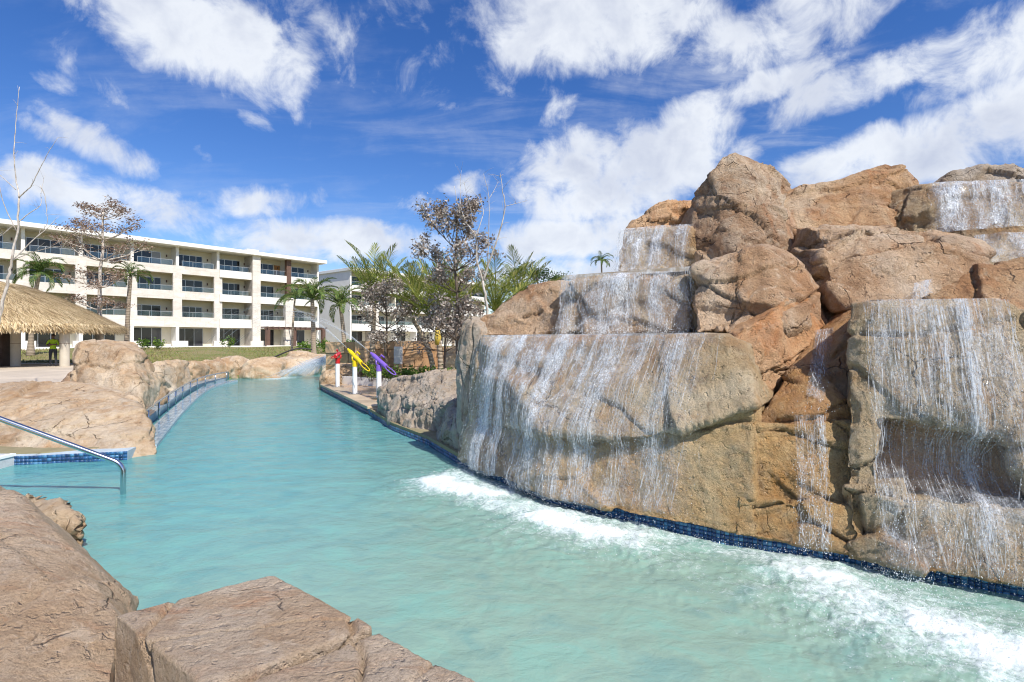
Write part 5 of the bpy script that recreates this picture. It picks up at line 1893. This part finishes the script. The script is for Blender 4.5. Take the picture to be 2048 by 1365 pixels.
def frond_mesh(name, L, droop, pairs, lmax, hang, seed, mat, fwd=0.6, width=0.022, curl=0.0):
    rng = random.Random(seed)
    vs, fs = [], []
    N = 16
    pts, tans = [], []
    p = Vector((0, 0, 0))
    for k in range(N + 1):
        s = k / N
        th = -droop * s ** 1.5
        t = Vector((math.cos(th), curl * s, math.sin(th))).normalized()
        pts.append(p.copy())
        tans.append(t)
        p = p + t * (L / N)
    mb = MB()
    mb.tube([tuple(q) for q in pts], [0.028 * (1 - 0.85 * k / N) + 0.003 for k in range(N + 1)], 5)
    for i in range(pairs):
        s = 0.10 + 0.90 * (i + 0.5) / pairs
        f = s * N
        k = min(int(f), N - 1)
        q = pts[k].lerp(pts[k + 1], f - k)
        t = tans[k]
        side0 = t.cross(Vector((0, 0, 1))).normalized()
        up = side0.cross(t).normalized()
        ll = lmax * max(0.25, math.sin(math.pi * min(1.0, 0.18 + 0.80 * s)) ** 0.7) * rng.uniform(0.85, 1.12)
        for sg in (-1, 1):
            if rng.random() < 0.05:
                continue
            d = (side0 * sg * (1 - 0.55 * s) + t * (fwd + 0.7 * s) + up * rng.uniform(0.05, 0.4) + Vector((rng.uniform(-.1, .1), rng.uniform(-.1, .1), 0))).normalized()
            mid = q + d * ll * 0.55
            d2 = (d + Vector((0, 0, -hang * rng.uniform(0.7, 1.3)))).normalized()
            tip = mid + d2 * ll * 0.5
            wv = d.cross(up).normalized() * width
            wv = (wv + up * width * 0.5 * sg)
            mb.add([q - wv * 0.4, q + wv * 0.4, mid + wv, mid - wv, tip], [(0, 1, 2, 3), (3, 2, 4)])
    me = mesh_from(mb.v, mb.f, name)
    me.materials.append(mat)
    return me


COCO = [frond_mesh('frond', 2.2, R(d), 36, 0.62, h * 2.2, s, coco_m, 0.35, 0.013) for (d, h, s) in ((28, 0.3, 1), (48, 0.45, 2), (18, 0.25, 3))]
QUEEN = [frond_mesh('frond', 2.2, R(d), 50, 0.55, h, s, queen_m, 0.4, 0.016) for (d, h, s) in ((110, 1.5, 4), (135, 1.8, 5), (85, 1.1, 6))]


def palm(label, base, crown_z, meshes, nfr, scale, pitch, seed, lean=(0, 0), rad=0.13, group=None, shaft=None, dead=0):
    rng = random.Random(seed)
    root = empty('palm_tree', base)
    tag(root, label, 'palm tree', group)
    H = crown_z - base[2]
    pts, rr = [], []
    for k in range(13):
        t = k / 12
        pts.append((lean[0] * t * t, lean[1] * t * t, -0.15 + (H + 0.15) * t))
        rr.append(rad * (1.35 - 0.55 * min(1, t * 5) if t < 0.2 else 0.8 - 0.25 * t) * (1.0 + 0.05 * (k % 2)))
    MB().tube(pts, rr, 12).build('trunk', palm_bark, root, smooth=True)
    tx, ty = lean
    if shaft:
        MB().tube([(tx, ty, H - shaft), (tx, ty, H - shaft * 0.6), (tx, ty, H + 0.1)], [rad * 0.75, rad * 0.95, rad * 0.5], 12).build('crownshaft', sheath_m, root, smooth=True)
    for k in range(nfr):
        o = bpy.data.objects.new('frond', meshes[k % len(meshes)])
        COL.objects.link(o)
        o.parent = root
        o.location = (tx, ty, H + 0.03 * (k % 4))
        f = k / max(1, nfr - 1)
        pt = pitch[0] + (pitch[1] - pitch[0]) * f + rng.uniform(-8, 8)
        o.rotation_euler = (rng.uniform(-0.2, 0.2), -R(pt), k * 2.39996 + rng.uniform(-0.3, 0.3) + seed)
        sc = scale * rng.uniform(0.85, 1.1)
        o.scale = (sc, sc, sc)
    return root


BZ = 0.36
pg1 = 'palms planted around the pool'


def pb(px, Y, z):
    return ((px - 1024) / 1080 * Y, Y, z)


def cz(py, Y):
    return CAM_Z + (682 - py) / 1080 * Y


palm('young coconut palm with tall upright fronds behind the sandstone block wall', pb(744, 20.3, BZ), cz(612, 20.3), COCO, 14, 1.12, (88, 40), 1, (0.1, 0), 0.14, pg1)
palm('coconut palm with a trunk leaning out from the sandstone block wall', pb(868, 19.4, BZ), cz(640, 19.4), COCO, 13, 1.05, (86, 40), 2, (-0.75, 0), 0.13, pg1)
palm('coconut palm with a golden shaft and ringed trunk beside the rounded boulder', pb(882, 17.2, BZ), cz(655, 17.2), COCO, 14, 1.05, (88, 42), 3, (-0.1, 0), 0.12, pg1, shaft=0.55)
palm('coconut palm growing behind the bare white branched tree', pb(985, 17.5, BZ), cz(625, 17.5), COCO, 12, 0.92, (84, 25), 4, (0.1, 0.2), 0.12, pg1)
palm('coconut palm with a thin trunk squeezed between two thicker palms', pb(905, 20.6, BZ), cz(620, 20.6), COCO, 10, 0.95, (86, 30), 5, (0.1, 0), 0.09, pg1)
palm('coconut palm rising from behind the pale slope of the rock formation', pb(1040, 20.0, BZ), cz(600, 20.0), COCO, 9, 0.9, (80, 25), 6, (0, 0), 0.11, pg1)
palm('feathery palm with drooping fronds in front of the pergola', pb(628, 33.0, 0.25), cz(598, 33.0), QUEEN, 18, 1.0, (85, 20), 7, (-0.1, 0), 0.2, pg1)
palm('feathery double crowned palm in front of the blank white end wall', pb(690, 35.0, 0.25), cz(612, 35.0), QUEEN, 18, 1.0, (85, 15), 8, (-0.3, 0), 0.2, pg1)
palm('thin feathery palm beside the pergola posts', pb(584, 36.0, 0.25), cz(600, 36.0), QUEEN, 9, 0.75, (80, 10), 9, (0.2, 0), 0.1, pg1)
palm('slim palm with a short green crown in front of the hotel balconies', pb(254, 41.0, 0.35), cz(553, 41.0), QUEEN, 14, 0.8, (80, 5), 10, (0.3, 0), 0.22, pg1)
palm('bushy palm rising behind the thatched roof', pb(62, 44.0, 0.35), cz(545, 44.0), QUEEN, 20, 1.15, (80, -10), 11, (0.7, 0), 0.24, pg1)
palm('tiny distant palm showing above the cascade ledge', pb(1206, 62.0, 0.2), cz(522, 62.0), QUEEN, 14, 0.75, (75, 0), 12, (-0.2, 0), 0.16, pg1)


# ------------------------------------------------------------------ leafy and bare trees
def leaves_mesh(centres, n, spread, size, seed, name, flat=0.6, aspect=0.5):
    rng = np.random.RandomState(seed)
    C = np.array(centres)
    idx = rng.randint(len(C), size=n)
    P = C[idx] + rng.normal(0, 1, (n, 3)) * np.array(spread)
    s = rng.uniform(0.6, 1.25, n) * size
    th = rng.uniform(0, 6.283, n)
    ph = rng.normal(0, flat, n)
    d = np.stack([np.cos(th) * np.cos(ph), np.sin(th) * np.cos(ph), np.sin(ph)], 1)
    u = rng.normal(0, 1, (n, 3))
    w = np.cross(d, u)
    w /= np.linalg.norm(w, axis=1)[:, None] + 1e-9
    nrm = np.cross(d, w)
    a = P - d * (s * 0.5)[:, None]
    b = P + w * (s * aspect * 0.5)[:, None] + nrm * (s * 0.10)[:, None]
    c = P + d * (s * 0.5)[:, None]
    e = P - w * (s * aspect * 0.5)[:, None] + nrm * (s * 0.10)[:, None]
    V = np.stack([a, b, c, e], 1).reshape(-1, 3)
    return mesh_np(V, np.arange(n * 4).reshape(-1, 4), name)


def grow(mb, p, d, L, r, depth, rng, tips, spread=0.6, up=0.15, kids=(2, 3), shrink=0.72):
    pts, rr = [p], [r]
    q = p.copy()
    dd = d.copy()
    for k in range(4):
        dd = (dd + Vector((rng.uniform(-1, 1), rng.uniform(-1, 1), rng.uniform(-0.6, 1))) * 0.13 + Vector((0, 0, up * 0.2))).normalized()
        q = q + dd * (L / 4)
        pts.append(q.copy())
        rr.append(r * (1 - 0.4 * (k + 1) / 4))
    mb.tube([tuple(x) for x in pts], rr, 6 if r > 0.02 else 4)
    if depth == 0:
        tips.append(tuple(q))
        tips.append(tuple(pts[2]))
        return
    for k in range(rng.randint(*kids)):
        a = Vector((rng.uniform(-1, 1), rng.uniform(-1, 1), rng.uniform(-0.5, 0.8))) * spread
        grow(mb, pts[rng.choice((2, 3, 4, 4))].copy(), (dd + a).normalized(), L * shrink * rng.uniform(0.8, 1.15), r * 0.55, depth - 1, rng, tips, spread, up, kids, shrink)


def leafy_tree(label, base, trunk_top, limbs, n, spread, size, leafm, barkm, seed, r=0.07, flat=0.6, depth=2, group=None, name='tree'):
    """limbs: (height fraction, direction, length)"""
    rng = random.Random(seed)
    root = empty(name, base)
    tag(root, label, 'tree', group)
    T = Vector(trunk_top) - Vector(base)
    tips = []
    mb = MB()
    pts = [Vector((0, 0, -0.1))]
    for k in range(1, 9):
        t = k / 8
        pts.append(T * t + Vector((rng.uniform(-1, 1), rng.uniform(-1, 1), 0)) * r * 0.9)
    mb.tube([tuple(x) for x in pts], [r * (1.15 - 0.8 * k / 8) for k in range(9)], 9)
    mb.build('trunk', barkm, root, smooth=True)
    for (f, d, L) in limbs:
        mb = MB()
        i = min(int(f * 8), 7)
        q = pts[i].lerp(pts[i + 1], f * 8 - i)
        grow(mb, q, Vector(d).normalized(), L, r * 0.42 * (1.2 - f * 0.6), depth, rng, tips)
        mb.build('limb', barkm, root, smooth=True)
    o = link('crown', leaves_mesh(tips, n, spread, size, seed, 'crown', flat), leafm, root)
    return root


rt = random.Random(4)


def ring_limbs(levels):
    out = []
    for (f, n, L, dz_) in levels:
        a0 = rt.uniform(0, 6.28)
        for k in range(n):
            a = a0 + k * 6.283 / n + rt.uniform(-0.3, 0.3)
            out.append((f, (math.cos(a), math.sin(a), dz_ + rt.uniform(-0.1, 0.15)), L * rt.uniform(0.8, 1.15)))
    return out


leafy_tree('tree with dark dry grey leaves in an open ragged crown over the striated rock', pb(916, 13.2, 0.16), at(912, 440, 13.2),
           ring_limbs([(0.34, 5, 0.5, 0.3), (0.46, 3, 0.3, 0.3), (0.60, 5, 0.5, 0.35), (0.72, 6, 0.58, 0.4), (0.84, 6, 0.55, 0.5), (0.97, 5, 0.36, 0.7)]), 6800, (0.075, 0.075, 0.075), 0.085, dry_m, dark_bark, 21, 0.05,
           group='dry leaved trees', depth=2)
leafy_tree('small dry grey leaved tree in front of the sandstone block wall', pb(775, 18.0, BZ), at(770, 590, 18.0),
           ring_limbs([(0.42, 3, 0.4, 0.3), (0.6, 5, 0.55, 0.35), (0.75, 5, 0.55, 0.4), (0.92, 5, 0.4, 0.5)]), 3600, (0.12, 0.12, 0.10), 0.095, dry_m, dark_bark, 22, 0.05, group='dry leaved trees')
leafy_tree('low dry grey leaved bush crowding the foot of the dark dry leaved tree', pb(885, 14.6, 0.3), at(895, 640, 14.6),
           ring_limbs([(0.55, 4, 0.4, 0.3), (0.75, 5, 0.45, 0.35), (0.95, 5, 0.4, 0.4)]), 2600, (0.10, 0.10, 0.08), 0.085, dry_m, dark_bark, 23, 0.04, group='dry leaved trees')
leafy_tree('tall tree with rust brown leaves in flat tiers between the thatched roof and the hotel', pb(199, 34.0, 0.3), at(205, 425, 34.0),
           ring_limbs([(0.35, 4, 0.7, 0.1), (0.50, 5, 0.9, 0.1), (0.68, 6, 1.25, 0.12), (0.82, 6, 1.1, 0.15), (0.95, 6, 0.75, 0.3)]), 5200, (0.24, 0.24, 0.07), 0.15, rust_leaf_m, pale_bark, 24, 0.14, flat=0.3,
           group='dry leaved trees')


def branchy(label, Y, lines, bark, seed, base_z, group):
    rng = random.Random(seed)
    x0 = at(lines[0][0][0], lines[0][0][1], Y)
    root = empty('bare_tree', (x0[0], Y, base_z))
    tag(root, label, 'tree', group)
    inv = Matrix.Translation((-x0[0], -Y, -base_z))
    for k, (pts, r0, r1, dy) in enumerate([(l[:-3], *l[-3:]) for l in lines]):
        P = [Vector(at(px, py, Y)) for (px, py) in pts]
        n = len(P)
        P = [q + Vector((0, dy * i / max(1, n - 1), 0)) for i, q in enumerate(P)]
        if k == 0:
            P = [Vector((P[0].x, P[0].y, base_z - 0.1))] + P
        r0, r1 = r0 * 0.68, r1 * 0.72
        C = catmull(P, 5)
        mb = MB().tube([tuple(q + Vector((rng.uniform(-1, 1), rng.uniform(-1, 1), 0)) * r0 * 0.35) for q in C], [r0 + (r1 - r0) * i / (len(C) - 1) for i in range(len(C))], 7)
        if k:
            for _ in range(7):
                i = rng.randint(len(C) // 3, len(C) - 1)
                q = C[i]
                d = Vector((rng.uniform(-1, 1), rng.uniform(-1, 1), rng.uniform(0.1, 1.2))).normalized()
                L = rng.uniform(0.1, 0.38)
                mb.tube([tuple(q), tuple(q + d * L * 0.5 + Vector((0, 0, 0.02))), tuple(q + d * L)], [r1 * 0.8, r1 * 0.6, r1 * 0.3], 4)
        o = mb.build('trunk' if k == 0 else 'branch', bark, root, smooth=True)
        o.matrix_parent_inverse = inv
    return root


branchy('bare leafless tree with knobbly branches leaning over the thatched roof', 15.0, [
    [(-14, 700), (0, 634), (17, 556), (25, 517), (35, 460), (39, 395), 0.075, 0.03, 0.0],
    [(39, 395), (33, 378), (24, 349), (17, 292), (18, 230), (20, 164), 0.03, 0.008, 0.3],
    [(39, 395), (56, 384), (72, 373), (90, 345), (112, 312), (134, 284), 0.026, 0.006, -0.3],
    [(81, 371), (88, 393), (88, 424), (86, 443), (72, 462), 0.014, 0.008, 0.2],
    [(37, 445), (55, 425), (72, 408), (69, 380), (71, 345), 0.02, 0.005, 0.3],
    [(34, 462), (18, 417), (14, 380), (16, 350), 0.02, 0.006, -0.3],
    [(27, 520), (60, 480), (82, 455), (92, 436), 0.026, 0.008, 0.3],
    [(27, 520), (70, 508), (125, 497), (150, 500), 0.018, 0.005, -0.4],
    [(28, 450), (0, 467), (-30, 480), 0.02, 0.008, 0.2],
    [(33, 380), (10, 355), (-15, 335), 0.018, 0.006, -0.2],
], pale_bark, 31, 0.26, 'leafless trees')
branchy('bare white tree with upright forking branches behind the rock formation', 12.5, [
    [(976, 690), (973, 610), (966, 562), 0.055, 0.036, 0.0],
    [(966, 562), (954, 522), (952, 475), (938, 452), (924, 434), (912, 394), (907, 367), 0.034, 0.007, 0.2],
    [(967, 562), (980, 520), (995, 481), (1005, 445), (1010, 414), (1005, 384), (1001, 352), 0.034, 0.008, -0.2],
    [(1010, 413), (1032, 406), (1055, 399), 0.012, 0.004, 0.1],
    [(953, 473), (964, 434), (966, 417), (958, 394), (948, 380), 0.016, 0.005, 0.3],
    [(975, 535), (978, 470), (978, 397), (968, 353), 0.018, 0.005, -0.2],
    [(978, 398), (988, 378), (996, 358), 0.010, 0.004, 0.2],
    [(930, 440), (922, 415), (920, 370), (922, 338), 0.012, 0.004, 0.1],
    [(945, 455), (942, 420), (935, 395), (930, 370), 0.010, 0.004, -0.2],
], pale_bark, 32, 0.16, 'leafless trees')

# distant dark trees right of the palms, behind the rocks
rt = random.Random(9)
for k, (px, py, Y) in enumerate(((1030, 560, 46), (1075, 556, 50), (1115, 566, 52))):
    leafy_tree(['dark green distant tree next to the last coconut palm', 'dark green distant tree with a ragged top above the pale slope', 'low dark green distant tree by the middle cascade'][k],
               pb(px, Y, 0.15), at(px, py - 3, Y), ring_limbs([(0.5, 5, 0.9, 0.3), (0.75, 5, 0.9, 0.4), (0.95, 5, 0.6, 0.6)]), 2200, (0.35, 0.35, 0.25), 0.22, far_m, dark_bark, 40 + k, 0.14, group='trees beyond the rocks')

# ------------------------------------------------------------------ shrubs and ground plants
def plant(label, loc, n, h, w, seed, size, mat, group):
    rng = random.Random(seed)
    root = empty('plant', loc)
    tag(root, label, 'plant', group)
    cs = []
    mb = MB()
    for k in range(max(5, n // 18)):
        a = rng.uniform(0, 6.28)
        r_ = w * math.sqrt(rng.random())
        z = h * rng.uniform(0.35, 1.0)
        cs.append((r_ * math.cos(a), r_ * math.sin(a), z))
        mb.tube([(r_ * 0.2 * math.cos(a), r_ * 0.2 * math.sin(a), -0.03), (r_ * 0.7 * math.cos(a), r_ * 0.7 * math.sin(a), z * 0.6), cs[-1]], [0.008, 0.006, 0.004], 4)
    mb.build('stems', dark_bark, root)
    link('foliage', leaves_mesh(cs, n, (w * 0.16, w * 0.16, h * 0.14), size, seed, 'foliage', 0.5, 0.55), mat, root)
    return root


rs = random.Random(2)
for k, (px, Y) in enumerate(((728, 18.1), (742, 17.6), (762, 17.2), (782, 16.8), (800, 16.5), (820, 16.2), (838, 16.0), (856, 15.9), (874, 16.0), (890, 16.4), (752, 18.6), (812, 18.3), (846, 18.2), (900, 17.2))):
    plant('small bright green leafy plant in the bed under the palms', pb(px, Y, BZ), 150, rs.uniform(0.28, 0.5), rs.uniform(0.3, 0.42), 50 + k, 0.10, green_m, 'leafy plants in the palm bed')
for k, (px, Y) in enumerate(((285, 55.0), (318, 56.0), (456, 62.0), (610, 44.0), (640, 46.0), (660, 42.0), (705, 43.0), (720, 44.0))):
    plant('round green shrub planted in front of the hotel terraces', pb(px, Y, ground_z(0, Y)), 260, rs.uniform(0.8, 1.3), rs.uniform(0.6, 0.9), 80 + k, 0.22, green_m, 'shrubs along the hotel')
